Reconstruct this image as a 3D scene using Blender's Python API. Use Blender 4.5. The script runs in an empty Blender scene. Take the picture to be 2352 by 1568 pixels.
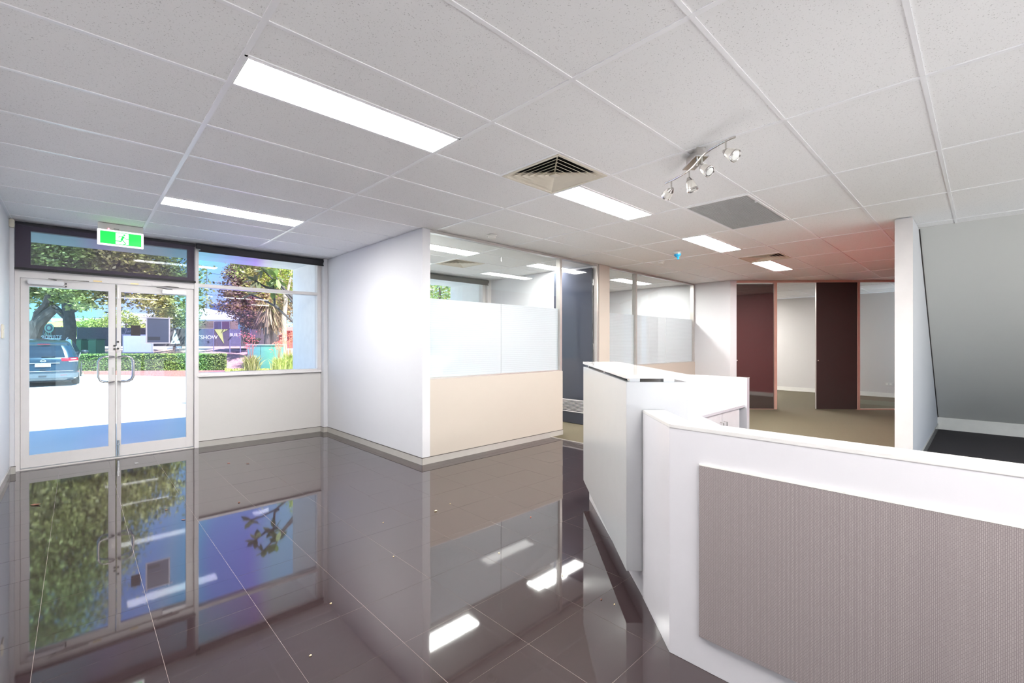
import bpy, bmesh, math, random
from mathutils import Vector, Matrix
random.seed(7)
sc = bpy.context.scene
COL = sc.collection
PI = math.pi
# ---------------------------------------------------------------- camera, world, sun, exposure
F, CX, CY, YAW, CAMZ, HC = 1041.0, 1189.3, 788.5, 0.7718, 1.353, 2.643
SY, CYW = math.sin(YAW), math.cos(YAW)
cam = bpy.data.cameras.new('camera'); camo = bpy.data.objects.new('camera', cam); COL.objects.link(camo)
cam.sensor_width = 36; cam.lens = F / 2352 * 36
cam.shift_x = -(CX - 1176) / 2352; cam.shift_y = (CY - 784) / 2352
cam.clip_start = 0.03; cam.clip_end = 400
camo.location = (0, 0, CAMZ); camo.rotation_euler = (PI / 2, 0, -YAW)
sc.camera = camo
w = bpy.data.worlds.new('sky'); sc.world = w; w.use_nodes = True
nt = w.node_tree; nt.nodes.clear()
tc = nt.nodes.new('ShaderNodeTexCoord'); sp = nt.nodes.new('ShaderNodeSeparateXYZ'); rp = nt.nodes.new('ShaderNodeValToRGB')
bg = nt.nodes.new('ShaderNodeBackground'); wo = nt.nodes.new('ShaderNodeOutputWorld')
nt.links.new(tc.outputs['Generated'], sp.inputs[0]); nt.links.new(sp.outputs[2], rp.inputs[0])
e = rp.color_ramp.elements
e[0].position = 0.0; e[0].color = (0.58, 0.77, 1.0, 1)
e[1].position = 0.75; e[1].color = (0.30, 0.57, 1.0, 1)
e2 = e.new(0.25); e2.color = (0.36, 0.63, 1.0, 1)
nt.links.new(rp.outputs[0], bg.inputs[0]); bg.inputs[1].default_value = 1.2
nt.links.new(bg.outputs[0], wo.inputs[0])
sun = bpy.data.lights.new('sun', 'SUN'); suno = bpy.data.objects.new('sun', sun); COL.objects.link(suno)
sun.energy = 14.5; sun.angle = 0.0093; sun.color = (1.0, 0.96, 0.9)
suno.rotation_euler = Vector((-0.12, 1.0, -1.38)).to_track_quat('-Z', 'Y').to_euler()
vs = sc.view_settings
vs.view_transform = 'Standard'; vs.look = 'None'; vs.exposure = 0.5; vs.gamma = 1.0; vs.use_curve_mapping = False
PANEL = 70.0      # luminaire strength
try:
    sc.cycles.max_bounces = 10; sc.cycles.diffuse_bounces = 6; sc.cycles.glossy_bounces = 5
    sc.cycles.transparent_max_bounces = 24; sc.cycles.transmission_bounces = 6
    sc.cycles.caustics_reflective = False; sc.cycles.caustics_refractive = False
    sc.cycles.sample_clamp_indirect = 6.0
    sc.cycles.use_denoising = True
except Exception:
    pass

# ---------------------------------------------------------------- helpers
def lin(r, g, b):
    f = lambda v: (v / 255 / 12.92) if v / 255 <= 0.04045 else ((v / 255 + 0.055) / 1.055) ** 2.4
    return (f(r), f(g), f(b), 1)
def cr(r, d):                     # camera-frame (right, depth) -> world xy
    return (d * SY + r * CYW, d * CYW - r * SY)
def at(px, d):                    # image column and depth -> world xy
    return cr((px - CX) * d / F, d)
def zat(py, d):
    return CAMZ - (py - CY) * d / F
def P3(px, py, d):
    x, y = at(px, d); return Vector((x, y, zat(py, d)))

MATS = {}
def mat(name, col=(0.8, 0.8, 0.8, 1), rough=0.5, metal=0.0, ior=1.45, noise=None, bump=None, emit=None, coat=0.0, spec=None, nscale=None):
    if name in MATS: return MATS[name]
    m = bpy.data.materials.new(name); m.use_nodes = True
    n = m.node_tree; b = n.nodes['Principled BSDF']
    b.inputs['Base Color'].default_value = col if len(col) == 4 else (*col, 1)
    b.inputs['Roughness'].default_value = rough; b.inputs['Metallic'].default_value = metal; b.inputs['IOR'].default_value = ior
    if coat: b.inputs['Coat Weight'].default_value = coat; b.inputs['Coat Roughness'].default_value = 0.05
    if spec is not None: b.inputs['Specular IOR Level'].default_value = spec
    if emit: b.inputs['Emission Color'].default_value = emit[0]; b.inputs['Emission Strength'].default_value = emit[1]
    t = n.nodes.new('ShaderNodeTexCoord'); no = n.nodes.new('ShaderNodeTexNoise')
    no.inputs['Scale'].default_value = nscale or 9.0; no.inputs['Detail'].default_value = 4
    n.links.new(t.outputs['Object'], no.inputs['Vector'])
    amt = 0.03 if noise is None else noise
    rr = n.nodes.new('ShaderNodeValToRGB'); el = rr.color_ramp.elements
    c = list(col)[:3]
    el[0].position = 0.3; el[0].color = (*[max(0, v * (1 - amt)) for v in c], 1)
    el[1].position = 0.7; el[1].color = (*[min(1, v * (1 + amt)) for v in c], 1)
    n.links.new(no.outputs['Fac'], rr.inputs[0]); n.links.new(rr.outputs[0], b.inputs['Base Color'])
    if bump:
        bn = n.nodes.new('ShaderNodeTexNoise'); bn.inputs['Scale'].default_value = bump[0]; bn.inputs['Detail'].default_value = 3
        bu = n.nodes.new('ShaderNodeBump'); bu.inputs['Strength'].default_value = bump[1]; bu.inputs['Distance'].default_value = 0.002
        n.links.new(t.outputs['Object'], bn.inputs['Vector']); n.links.new(bn.outputs['Fac'], bu.inputs['Height'])
        n.links.new(bu.outputs[0], b.inputs['Normal'])
    MATS[name] = m
    return m

WALL = mat('white_paint', lin(205, 205, 208), 0.6, noise=0.004)
WALLC = mat('cream_paint', lin(200, 197, 194), 0.6, noise=0.004)
BEIGE = mat('beige_paint', lin(186, 177, 166), 0.6, noise=0.004)
GREY = mat('grey_paint', lin(214, 214, 210), 0.6, noise=0.004)
RED = mat('red_paint', lin(168, 66, 72), 0.5)
FRAMEW = mat('frame_white', lin(214, 210, 209), 0.35, noise=0.02)
ALU = mat('aluminium', lin(196, 192, 188), 0.32, metal=0.55)
ALUP = mat('aluminium_bronze', lin(206, 172, 158), 0.35, metal=0.35)
STEEL = mat('brushed_steel', lin(200, 196, 192), 0.22, metal=1.0, nscale=60)
CHROME = mat('chrome', lin(215, 215, 215), 0.1, metal=1.0)
DARKG = mat('glossy_charcoal', lin(52, 56, 66), 0.05, ior=1.8, noise=0.005)
DARKB = mat('glossy_brown_black', lin(58, 50, 50), 0.05, ior=2.1, noise=0.005)
DARKR = mat('satin_brown_black', lin(66, 56, 55), 0.3, ior=1.3, noise=0.01)
BLACK = mat('black_rubber', lin(28, 28, 30), 0.6)
BLIND = mat('blind_fabric', lin(50, 48, 52), 0.75)
SKIRT = mat('skirting_tile', lin(176, 172, 166), 0.12, ior=1.6)
LINE = mat('dark_joint', lin(70, 66, 62), 0.7)
GROUT = mat('grout', lin(150, 140, 134), 0.6)
DESKW = mat('white_laminate', lin(204, 202, 206), 0.16, ior=1.5, noise=0.01)
DESKT = mat('satin_grey_laminate', lin(184, 185, 187), 0.2, ior=1.7, metal=0.15, noise=0.01)
SLABM = mat('polished_white_top', lin(208, 206, 204), 0.05, ior=1.6, noise=0.01)
PLAS = mat('white_plastic', lin(228, 226, 220), 0.4)
CREAMP = mat('cream_plastic', lin(222, 215, 198), 0.4)
DARK = mat('duct_shade_black', lin(16, 13, 12), 0.9)  # colour for the shade inside the ceiling vents
VENTM = mat('vent_cream', lin(224, 216, 200), 0.45)

def schlick(n):      # reflectance of a thin pane, the same from both sides
    g = n.nodes.new('ShaderNodeNewGeometry'); d = n.nodes.new('ShaderNodeVectorMath'); d.operation = 'DOT_PRODUCT'
    n.links.new(g.outputs['Normal'], d.inputs[0]); n.links.new(g.outputs['Incoming'], d.inputs[1])
    a = n.nodes.new('ShaderNodeMath'); a.operation = 'ABSOLUTE'; n.links.new(d.outputs['Value'], a.inputs[0])
    b = n.nodes.new('ShaderNodeMath'); b.operation = 'SUBTRACT'; b.inputs[0].default_value = 1.0; n.links.new(a.outputs[0], b.inputs[1])
    c = n.nodes.new('ShaderNodeMath'); c.operation = 'POWER'; c.inputs[1].default_value = 5.0; n.links.new(b.outputs[0], c.inputs[0])
    e_ = n.nodes.new('ShaderNodeMath'); e_.operation = 'MULTIPLY_ADD'; e_.inputs[1].default_value = 0.9; e_.inputs[2].default_value = 0.035; n.links.new(c.outputs[0], e_.inputs[0])
    return e_
def glassmat(name, tint=(0.97, 0.99, 0.98), irid=False, rough=0.0):
    m = bpy.data.materials.new(name); m.use_nodes = True; n = m.node_tree; n.nodes.clear()
    out = n.nodes.new('ShaderNodeOutputMaterial'); mix = n.nodes.new('ShaderNodeMixShader')
    tr = n.nodes.new('ShaderNodeBsdfTransparent'); gl = n.nodes.new('ShaderNodeBsdfGlossy'); fr = schlick(n)
    gl.inputs['Roughness'].default_value = rough
    tr.inputs[0].default_value = (*tint, 1)
    if irid:       # film iridescence with polarised sky colour painted into the tint: broad bands that drift across the panes
        g = n.nodes.new('ShaderNodeNewGeometry'); mp = n.nodes.new('ShaderNodeMapping'); no = n.nodes.new('ShaderNodeTexNoise')
        mp.inputs['Scale'].default_value = (1.0, 1.0, 0.45)
        n.links.new(g.outputs['Position'], mp.inputs[0]); n.links.new(mp.outputs[0], no.inputs['Vector'])
        no.inputs['Scale'].default_value = 1.3; no.inputs['Detail'].default_value = 0.5
        sx = n.nodes.new('ShaderNodeSeparateXYZ'); n.links.new(g.outputs['Position'], sx.inputs[0])
        ma = n.nodes.new('ShaderNodeMath'); ma.operation = 'MULTIPLY_ADD'; ma.inputs[1].default_value = 0.30
        n.links.new(sx.outputs[0], ma.inputs[0])
        mb = n.nodes.new('ShaderNodeMath'); mb.operation = 'MULTIPLY'; mb.inputs[1].default_value = 0.34
        n.links.new(no.outputs['Fac'], mb.inputs[0]); n.links.new(mb.outputs[0], ma.inputs[2])
        rr = n.nodes.new('ShaderNodeValToRGB'); n.links.new(ma.outputs[0], rr.inputs[0]); el = rr.color_ramp.elements
        el[0].position = 0.0; el[0].color = (0.70, 0.93, 0.97, 1)
        el[1].position = 1.0; el[1].color = (0.97, 0.985, 0.99, 1)
        for p, c in ((0.20, (0.50, 0.84, 0.95)), (0.30, (0.68, 0.66, 0.97)), (0.37, (0.86, 0.84, 0.90)), (0.46, (0.48, 0.86, 0.99)), (0.54, (0.44, 0.82, 1.0)), (0.60, (0.55, 0.55, 1.0)),
                     (0.68, (0.66, 0.46, 1.0)), (0.75, (0.88, 0.82, 0.97)), (0.82, (0.90, 0.97, 0.92))):
            q = el.new(p); q.color = (*[v ** .5 for v in c], 1)
        zr = n.nodes.new('ShaderNodeMapRange'); zr.inputs[1].default_value = 0.5; zr.inputs[2].default_value = 1.6; zr.inputs[3].default_value = 0.25; zr.inputs[4].default_value = 1.0  # tint strengthens with height, imitating the polarised sky light
        n.links.new(sx.outputs[2], zr.inputs[0]); fm = n.nodes.new('ShaderNodeMix'); fm.data_type = 'RGBA'; fm.inputs[6].default_value = (0.86, 0.90, 0.98, 1)
        n.links.new(zr.outputs[0], fm.inputs[0]); n.links.new(rr.outputs[0], fm.inputs[7]); n.links.new(fm.outputs[2], tr.inputs[0])
    n.links.new(fr.outputs[0], mix.inputs[0]); n.links.new(tr.outputs[0], mix.inputs[1]); n.links.new(gl.outputs[0], mix.inputs[2])
    n.links.new(mix.outputs[0], out.inputs[0])
    return m
GLASS = glassmat('clear_glass'); FILMG = glassmat('film_glass', irid=True)
def frosted():
    m = bpy.data.materials.new('frosted_film'); m.use_nodes = True; n = m.node_tree; n.nodes.clear()
    out = n.nodes.new('ShaderNodeOutputMaterial')
    tr = n.nodes.new('ShaderNodeBsdfTranslucent'); di = n.nodes.new('ShaderNodeBsdfDiffuse'); gl = n.nodes.new('ShaderNodeBsdfGlossy'); tp = n.nodes.new('ShaderNodeBsdfTransparent')
    tr.inputs[0].default_value = lin(236, 238, 244); di.inputs[0].default_value = lin(234, 237, 243); gl.inputs['Roughness'].default_value = 0.03
    m1 = n.nodes.new('ShaderNodeMixShader'); m1.inputs[0].default_value = 0.5
    n.links.new(tr.outputs[0], m1.inputs[1]); n.links.new(di.outputs[0], m1.inputs[2])
    # fine horizontal stripes printed in the film
    g = n.nodes.new('ShaderNodeNewGeometry'); sx = n.nodes.new('ShaderNodeSeparateXYZ'); n.links.new(g.outputs['Position'], sx.inputs[0])
    a = n.nodes.new('ShaderNodeMath'); a.operation = 'MULTIPLY'; a.inputs[1].default_value = 2 * PI / 0.026
    s = n.nodes.new('ShaderNodeMath'); s.operation = 'SINE'; n.links.new(sx.outputs[2], a.inputs[0]); n.links.new(a.outputs[0], s.inputs[0])
    r = n.nodes.new('ShaderNodeMapRange'); r.inputs[1].default_value = 0.55; r.inputs[2].default_value = 0.95; r.inputs[3].default_value = 0.05; r.inputs[4].default_value = 0.16
    n.links.new(s.outputs[0], r.inputs[0])
    m2 = n.nodes.new('ShaderNodeMixShader'); n.links.new(r.outputs[0], m2.inputs[0]); n.links.new(m1.outputs[0], m2.inputs[1]); n.links.new(tp.outputs[0], m2.inputs[2])
    fr = schlick(n)
    m3 = n.nodes.new('ShaderNodeMixShader'); n.links.new(fr.outputs[0], m3.inputs[0]); n.links.new(m2.outputs[0], m3.inputs[1]); n.links.new(gl.outputs[0], m3.inputs[2])
    n.links.new(m3.outputs[0], out.inputs[0]); return m
FROST = frosted()
def meshblind():
    m = bpy.data.materials.new('sunscreen_mesh'); m.use_nodes = True; n = m.node_tree; n.nodes.clear()
    out = n.nodes.new('ShaderNodeOutputMaterial'); tp = n.nodes.new('ShaderNodeBsdfTransparent'); di = n.nodes.new('ShaderNodeBsdfDiffuse'); mx = n.nodes.new('ShaderNodeMixShader')
    di.inputs[0].default_value = lin(104, 96, 110); mx.inputs[0].default_value = 0.62
    n.links.new(tp.outputs[0], mx.inputs[2]); n.links.new(di.outputs[0], mx.inputs[1]); n.links.new(mx.outputs[0], out.inputs[0]); return m
MESHB = meshblind()
def ceilmat():
    m = mat('mineral_ceiling_tile', lin(246, 245, 244), 0.85, noise=0.004); n = m.node_tree; b = n.nodes['Principled BSDF']
    g = n.nodes.new('ShaderNodeNewGeometry'); v = n.nodes.new('ShaderNodeTexNoise'); v.inputs['Scale'].default_value = 160; v.inputs['Detail'].default_value = 2
    n.links.new(g.outputs['Position'], v.inputs['Vector'])
    r = n.nodes.new('ShaderNodeValToRGB'); r.color_ramp.elements[0].position = 0.30; r.color_ramp.elements[0].color = (0.6, 0.59, 0.58, 1)
    r.color_ramp.elements[1].position = 0.36; r.color_ramp.elements[1].color = lin(246, 245, 244)
    n.links.new(v.outputs['Fac'], r.inputs[0]); n.links.new(r.outputs[0], b.inputs['Base Color'])
    bu = n.nodes.new('ShaderNodeBump'); bu.inputs['Strength'].default_value = 0.25; bu.inputs['Distance'].default_value = 0.002
    n.links.new(v.outputs['Fac'], bu.inputs['Height']); n.links.new(bu.outputs[0], b.inputs['Normal']); return m
CTILE = ceilmat(); TEE = mat('ceiling_tee', lin(250, 249, 250), 0.28, noise=0.003)
FTILE = mat('polished_porcelain', lin(46, 36, 37), 0.035, ior=1.85, noise=0.06, nscale=6, bump=(4, 0.012))
def carpet(name, c1, c2):
    m = mat(name, c1, 0.95, noise=0.0, bump=(300, 0.8)); n = m.node_tree; b = n.nodes['Principled BSDF']
    t = n.nodes.new('ShaderNodeTexCoord'); v = n.nodes.new('ShaderNodeTexNoise'); v.inputs['Scale'].default_value = 220
    r = n.nodes.new('ShaderNodeValToRGB'); r.color_ramp.elements[0].position = 0.35; r.color_ramp.elements[0].color = c1
    r.color_ramp.elements[1].position = 0.65; r.color_ramp.elements[1].color = c2
    n.links.new(t.outputs['Object'], v.inputs['Vector']); n.links.new(v.outputs['Fac'], r.inputs[0]); n.links.new(r.outputs[0], b.inputs['Base Color']); return m
CARP = carpet('olive_grey_carpet', lin(80, 74, 58), lin(102, 94, 75)); CARPD = carpet('shaded_carpet', lin(34, 32, 34), lin(52, 48, 50))  # second carpet is a darker copy holding the under-stair shade
def fabric():
    m = mat('ribbed_vinyl', lin(170, 158, 156), 0.5, noise=0.0); n = m.node_tree; b = n.nodes['Principled BSDF']
    g = n.nodes.new('ShaderNodeNewGeometry'); s = n.nodes.new('ShaderNodeSeparateXYZ'); c = n.nodes.new('ShaderNodeCombineXYZ')
    n.links.new(g.outputs['Position'], s.inputs[0]); n.links.new(s.outputs[2], c.inputs[0]); n.links.new(s.outputs[1], c.inputs[1])
    br = n.nodes.new('ShaderNodeTexBrick'); n.links.new(c.outputs[0], br.inputs[0])
    br.inputs['Scale'].default_value = 1.0; br.inputs['Brick Width'].default_value = 0.011; br.inputs['Row Height'].default_value = 0.0042
    br.inputs['Mortar Size'].default_value = 0.0011; br.inputs['Mortar Smooth'].default_value = 0.3
    br.inputs['Color1'].default_value = lin(154, 144, 144); br.inputs['Color2'].default_value = lin(145, 135, 135); br.inputs['Mortar'].default_value = lin(124, 115, 115)
    n.links.new(br.outputs[0], b.inputs['Base Color']); return m
FABR = fabric()

def meta(o, label=None, cat=None, group=None, kind=None):
    if label: o['label'] = label
    if cat: o['category'] = cat
    if group: o['group'] = group
    if kind: o['kind'] = kind
    return o
ORG = {}
def thing(name, label, cat, loc, group=None):
    o = bpy.data.objects.new(name, None); COL.objects.link(o); o.location = loc; ORG[o.name] = Vector(loc); o.empty_display_size = 0.1
    return meta(o, label, cat, group)
class MB:
    """collects shapes in world coordinates, builds ONE mesh object"""
    def __init__(s): s.bm = bmesh.new()
    def box(s, x0, x1, y0, y1, z0, z1, bev=0):
        r = bmesh.ops.create_cube(s.bm, size=1, matrix=Matrix.Translation(((x0 + x1) / 2, (y0 + y1) / 2, (z0 + z1) / 2)) @ Matrix.Diagonal((abs(x1 - x0), abs(y1 - y0), abs(z1 - z0), 1)))
        if bev:
            ed = list({e for v in r['verts'] for e in v.link_edges}); bmesh.ops.bevel(s.bm, geom=ed, offset=bev, segments=2, affect='EDGES')
        return s
    def obox(s, c, ax, ay, az, hx, hy, hz, bev=0):
        ax, ay, az = Vector(ax).normalized(), Vector(ay).normalized(), Vector(az).normalized()
        M = Matrix(((ax.x, ay.x, az.x, c[0]), (ax.y, ay.y, az.y, c[1]), (ax.z, ay.z, az.z, c[2]), (0, 0, 0, 1))) @ Matrix.Diagonal((2 * hx, 2 * hy, 2 * hz, 1))
        r = bmesh.ops.create_cube(s.bm, size=1, matrix=M)
        if bev:
            ed = list({e for v in r['verts'] for e in v.link_edges}); bmesh.ops.bevel(s.bm, geom=ed, offset=bev, segments=2, affect='EDGES')
        return s
    def prism(s, pts, z0, z1, bev=0):
        lo = [s.bm.verts.new((x, y, z0)) for x, y in pts]; hi = [s.bm.verts.new((x, y, z1)) for x, y in pts]; n = len(pts)
        fs = [s.bm.faces.new(lo[::-1]), s.bm.faces.new(hi)]
        for i in range(n): fs.append(s.bm.faces.new((lo[i], lo[(i + 1) % n], hi[(i + 1) % n], hi[i])))
        bmesh.ops.recalc_face_normals(s.bm, faces=fs)
        if bev:
            ed = list({e for f in fs for e in f.edges}); bmesh.ops.bevel(s.bm, geom=ed, offset=bev, segments=2, affect='EDGES')
        return s
    def poly(s, pts):
        s.bm.faces.new([s.bm.verts.new(p) for p in pts]); return s
    def cyl(s, a, b, r0, r1=None, n=16, caps=True):
        a, b = Vector(a), Vector(b); d = b - a; r1 = r0 if r1 is None else r1
        M = Matrix.Translation((a + b) / 2) @ d.to_track_quat('Z', 'Y').to_matrix().to_4x4()
        bmesh.ops.create_cone(s.bm, cap_ends=caps, segments=n, radius1=r0, radius2=r1, depth=d.length, matrix=M); return s
    def sphere(s, c, r, sc=(1, 1, 1), u=16, v=10):
        bmesh.ops.create_uvsphere(s.bm, u_segments=u, v_segments=v, radius=r, matrix=Matrix.Translation(c) @ Matrix.Diagonal((*sc, 1))); return s
    def tube(s, pts, r, n=8):
        pts = [Vector(p) for p in pts]; rs = r if isinstance(r, (list, tuple)) else [r] * len(pts); rings = []
        up = Vector((0, 0, 1)); prev = None
        for i, p in enumerate(pts):
            t = (pts[min(i + 1, len(pts) - 1)] - pts[max(i - 1, 0)]).normalized()
            if prev is None:
                a = t.cross(up); a = a if a.length > 0.1 else t.cross(Vector((1, 0, 0)))
            else: a = prev - t * prev.dot(t)
            a.normalize(); prev = a; bb = t.cross(a)
            rings.append([s.bm.verts.new(p + (a * math.cos(k * 2 * PI / n) + bb * math.sin(k * 2 * PI / n)) * rs[i]) for k in range(n)])
        for i in range(len(rings) - 1):
            for k in range(n): s.bm.faces.new((rings[i][k], rings[i][(k + 1) % n], rings[i + 1][(k + 1) % n], rings[i + 1][k]))
        s.bm.faces.new(rings[0][::-1]); s.bm.faces.new(rings[-1]); return s
    def lathe(s, a, d, prof, n=20):
        """prof: (distance along d, radius)"""
        a = Vector(a); d = Vector(d).normalized(); u = d.cross(Vector((0.3, 0.2, 1))).normalized(); v = d.cross(u); rings = []
        for (t, r) in prof: rings.append([s.bm.verts.new(a + d * t + (u * math.cos(k * 2 * PI / n) + v * math.sin(k * 2 * PI / n)) * max(r, 1e-4)) for k in range(n)])
        for i in range(len(rings) - 1):
            for k in range(n): s.bm.faces.new((rings[i][k], rings[i][(k + 1) % n], rings[i + 1][(k + 1) % n], rings[i + 1][k]))
        s.bm.faces.new(rings[0][::-1]); s.bm.faces.new(rings[-1]); return s
    def build(s, name, m, parent=None, smooth=False, label=None, kind=None, cat=None, group=None):
        o0 = Vector((0, 0, 0))
        if parent is not None: o0 = ORG[parent.name]
        else:
            vs_ = [v.co for v in s.bm.verts]
            o0 = Vector(((min(v.x for v in vs_) + max(v.x for v in vs_)) / 2, (min(v.y for v in vs_) + max(v.y for v in vs_)) / 2, min(v.z for v in vs_)))
        bmesh.ops.translate(s.bm, verts=s.bm.verts, vec=-o0)
        me = bpy.data.meshes.new(name); s.bm.to_mesh(me); s.bm.free()
        me.materials.append(m)
        if smooth:
            for p in me.polygons: p.use_smooth = True
            if hasattr(me, 'set_sharp_from_angle'): me.set_sharp_from_angle(angle=0.6)
        o = bpy.data.objects.new(name, me); COL.objects.link(o)
        if parent is not None: o.parent = parent; ORG[o.name] = ORG[parent.name]
        else: o.location = o0; ORG[o.name] = o0
        if label or cat or group: meta(o, label, cat, group)
        if kind: o['kind'] = kind
        elif parent is None and cat is None: o['kind'] = 'structure'
        return o
def box(name, m, x0, x1, y0, y1, z0, z1, parent=None, bev=0, **k): return MB().box(x0, x1, y0, y1, z0, z1, bev).build(name, m, parent, **k)
def text(name, s, size, m, parent, loc, xdir, up=(0, 0, 1), depth=0.002, align='CENTER'):
    cu = bpy.data.curves.new(name, 'FONT'); cu.body = s; cu.size = size; cu.extrude = depth; cu.align_x = align; cu.align_y = 'CENTER'
    t = bpy.data.objects.new(name, cu); COL.objects.link(t)
    bpy.context.view_layer.update()
    me = bpy.data.meshes.new_from_object(t); bpy.data.objects.remove(t); me.materials.clear(); me.materials.append(m)
    x = Vector(xdir).normalized(); y = Vector(up).normalized(); z = x.cross(y); o0 = ORG[parent.name]
    M = Matrix(((x.x, y.x, z.x, loc[0] - o0.x), (x.y, y.y, z.y, loc[1] - o0.y), (x.z, y.z, z.z, loc[2] - o0.z), (0, 0, 0, 1)))
    me.transform(M); o = bpy.data.objects.new(name, me); COL.objects.link(o); o.parent = parent; return o
def copy_tree(o, parent=None, off=None):
    c = o.copy(); COL.objects.link(c); ORG[c.name] = ORG[o.name] + (off or Vector())
    if parent is not None: c.parent = parent
    for ch in list(o.children): copy_tree(ch, c, off)
    return c

# ---------------------------------------------------------------- floor
YF = 7.13     # face of the front wall
fl = MB().poly([(-0.5, -3.5, -0.0008), (4.9, -3.5, -0.0008), (4.9, YF, -0.0008), (-0.5, YF, -0.0008)]).box(-0.6, 4.9, -3.6, 7.3, -0.12, -0.01).build('floor', GROUT)
fx, fy, ts = 0.265, 1.43, 0.398
tile_me = {}
far = MB(); nfar = 0
for i in range(-3, 13):
    for j in range(-13, 16):
        x0, x1 = fx + i * ts, fx + (i + 1) * ts; y0, y1 = fy + j * ts, fy + (j + 1) * ts
        x0, x1, y0, y1 = max(x0, -0.5), min(x1, 4.9), max(y0, -3.5), min(y1, YF + 0.02)
        if x1 - x0 < 0.02 or y1 - y0 < 0.02: continue
        g = 0.0008
        if y1 < 0.9: far.box(x0 + g, x1 - g, y0 + g, y1 - g, -0.009, 0.0); continue
        key = (round(x1 - x0, 3), round(y1 - y0, 3))
        if key not in tile_me:
            b = MB().box(-key[0] / 2 + g, key[0] / 2 - g, -key[1] / 2 + g, key[1] / 2 - g, -0.009, 0.0)
            me = bpy.data.meshes.new('tile'); b.bm.to_mesh(me); b.bm.free(); me.materials.append(FTILE); tile_me[key] = me
        o = bpy.data.objects.new('tile', tile_me[key]); COL.objects.link(o); o.parent = fl
        o.location = Vector(((x0 + x1) / 2, (y0 + y1) / 2, 0)) - ORG[fl.name]
        o.rotation_euler = (random.gauss(0, 0.0007), random.gauss(0, 0.0007), 0)
far.build('tile', FTILE, fl, kind='stuff')
box('floor_carpet', CARP, 4.9, 14.7, 0.5, 7.13, -0.12, 0.004)
MB().prism([(2.86, 4.46), (4.9, 4.46), (4.9, 7.13), (2.86, 7.13)], 0.0005, 0.004).build('floor_carpet_room', CARP)
box('floor_carpet_shaded', CARPD, 4.9, 9.8, -3.5, 0.5, -0.12, 0.004)  # shade under the stair put into the carpet colour
box('trim_1', ALU, 4.888, 4.912, -3.5, 4.36, -0.001, 0.007)

# ---------------------------------------------------------------- ceiling
OX, OY = 0.5385, 2.0045
ce = box('ceiling', TEE, -0.6, 14.7, -3.6, 7.13, 2.69, 2.72)
lights = [(0, 0, .5), (2, 0, .5), (4, 0, .5), (6, 0, .5), (0, 5, 0), (2, 5, 0), (4, 5, 0), (6, 5, 0), (0, -5, .5), (2, -5, .5), (0, -8, 0), (3, -8, 0), (9, 5, 0), (10, 5, 0)]  # the last entries are unseen panels added to light the rooms
skip = {}
for c, k, h in lights: skip[(c, k)] = 'near' if h == 0.5 else 'far'
skip[(1, 0)] = 'left'; skip[(5, 0)] = 'left'; skip[(3, -1)] = None; skip[(3, 6)] = 'right'
ct_me = {}
for c in range(-1, 12):
    for k in range(-10, 9):
        x0, x1 = OX + 1.2 * c, OX + 1.2 * (c + 1); y0, y1 = OY + .6 * k, OY + .6 * (k + 1)
        if (c, k) in skip:
            q = skip[(c, k)]
            if q is None: continue
            if q == 'near': y1 = (y0 + y1) / 2
            if q == 'far': y0 = (y0 + y1) / 2
            if q == 'left': x1 = (x0 + x1) / 2
            if q == 'right': x0 = (x0 + x1) / 2
        x0, x1, y0, y1 = max(x0, -0.5), min(x1, 14.6), max(y0, -3.5), min(y1, 7.13)
        if y1 < 0.5 and x0 >= 6.7: continue
        if x1 - x0 < 0.03 or y1 - y0 < 0.03: continue
        key = (round(x1 - x0, 3), round(y1 - y0, 3))
        if key not in ct_me:
            b = MB().box(-key[0] / 2 + .004, key[0] / 2 - .004, -key[1] / 2 + .004, key[1] / 2 - .004, 0, 0.015)
            me = bpy.data.meshes.new('ceiling_tile'); b.bm.to_mesh(me); b.bm.free(); me.materials.append(CTILE); ct_me[key] = me
        o = bpy.data.objects.new('ceiling_tile', ct_me[key]); COL.objects.link(o); o.parent = ce
        o.location = Vector(((x0 + x1) / 2, (y0 + y1) / 2, HC + 0.004)) - ORG[ce.name]
def tee(x0, x1, y0, y1): MB().box(x0, x1, y0, y1, HC - 0.001, HC + 0.004).build('grid_bar', TEE, ce)
for c in range(0, 12):
    x = OX + 1.2 * c; y0 = 0.5 if x > 6.75 else -3.5
    tee(x - .012, x + .012, y0, 7.13)
for k in range(-9, 9):
    y = OY + .6 * k; x1 = 6.78 if y < 0.5 else 14.6
    xx = -0.5                                   # cross tees are interrupted by the return grille cell only
    MB().box(xx, x1, y - .010, y + .010, HC - .0004, HC + .0035).build('grid_bar', TEE, ce)
for c, k in ((1, 0), (5, 0), (3, 6)):
    x = OX + 1.2 * (c + .5); y = OY + .6 * k
    tee(x - .010, x + .010, y, y + .6)
for c, k, h in lights:
    y = OY + .6 * (k + .5); x = OX + 1.2 * c
    tee(x, x + 1.2, y - .008, y + .008)
# perimeter angle
MB().box(-0.5, -0.48, -3.5, 7.13, HC - .004, HC + .003).build('perimeter_trim', TEE, ce)
MB().box(-0.5, 2.76, 7.10, 7.13, HC - .004, HC + .003).build('perimeter_trim', TEE, ce)

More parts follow.
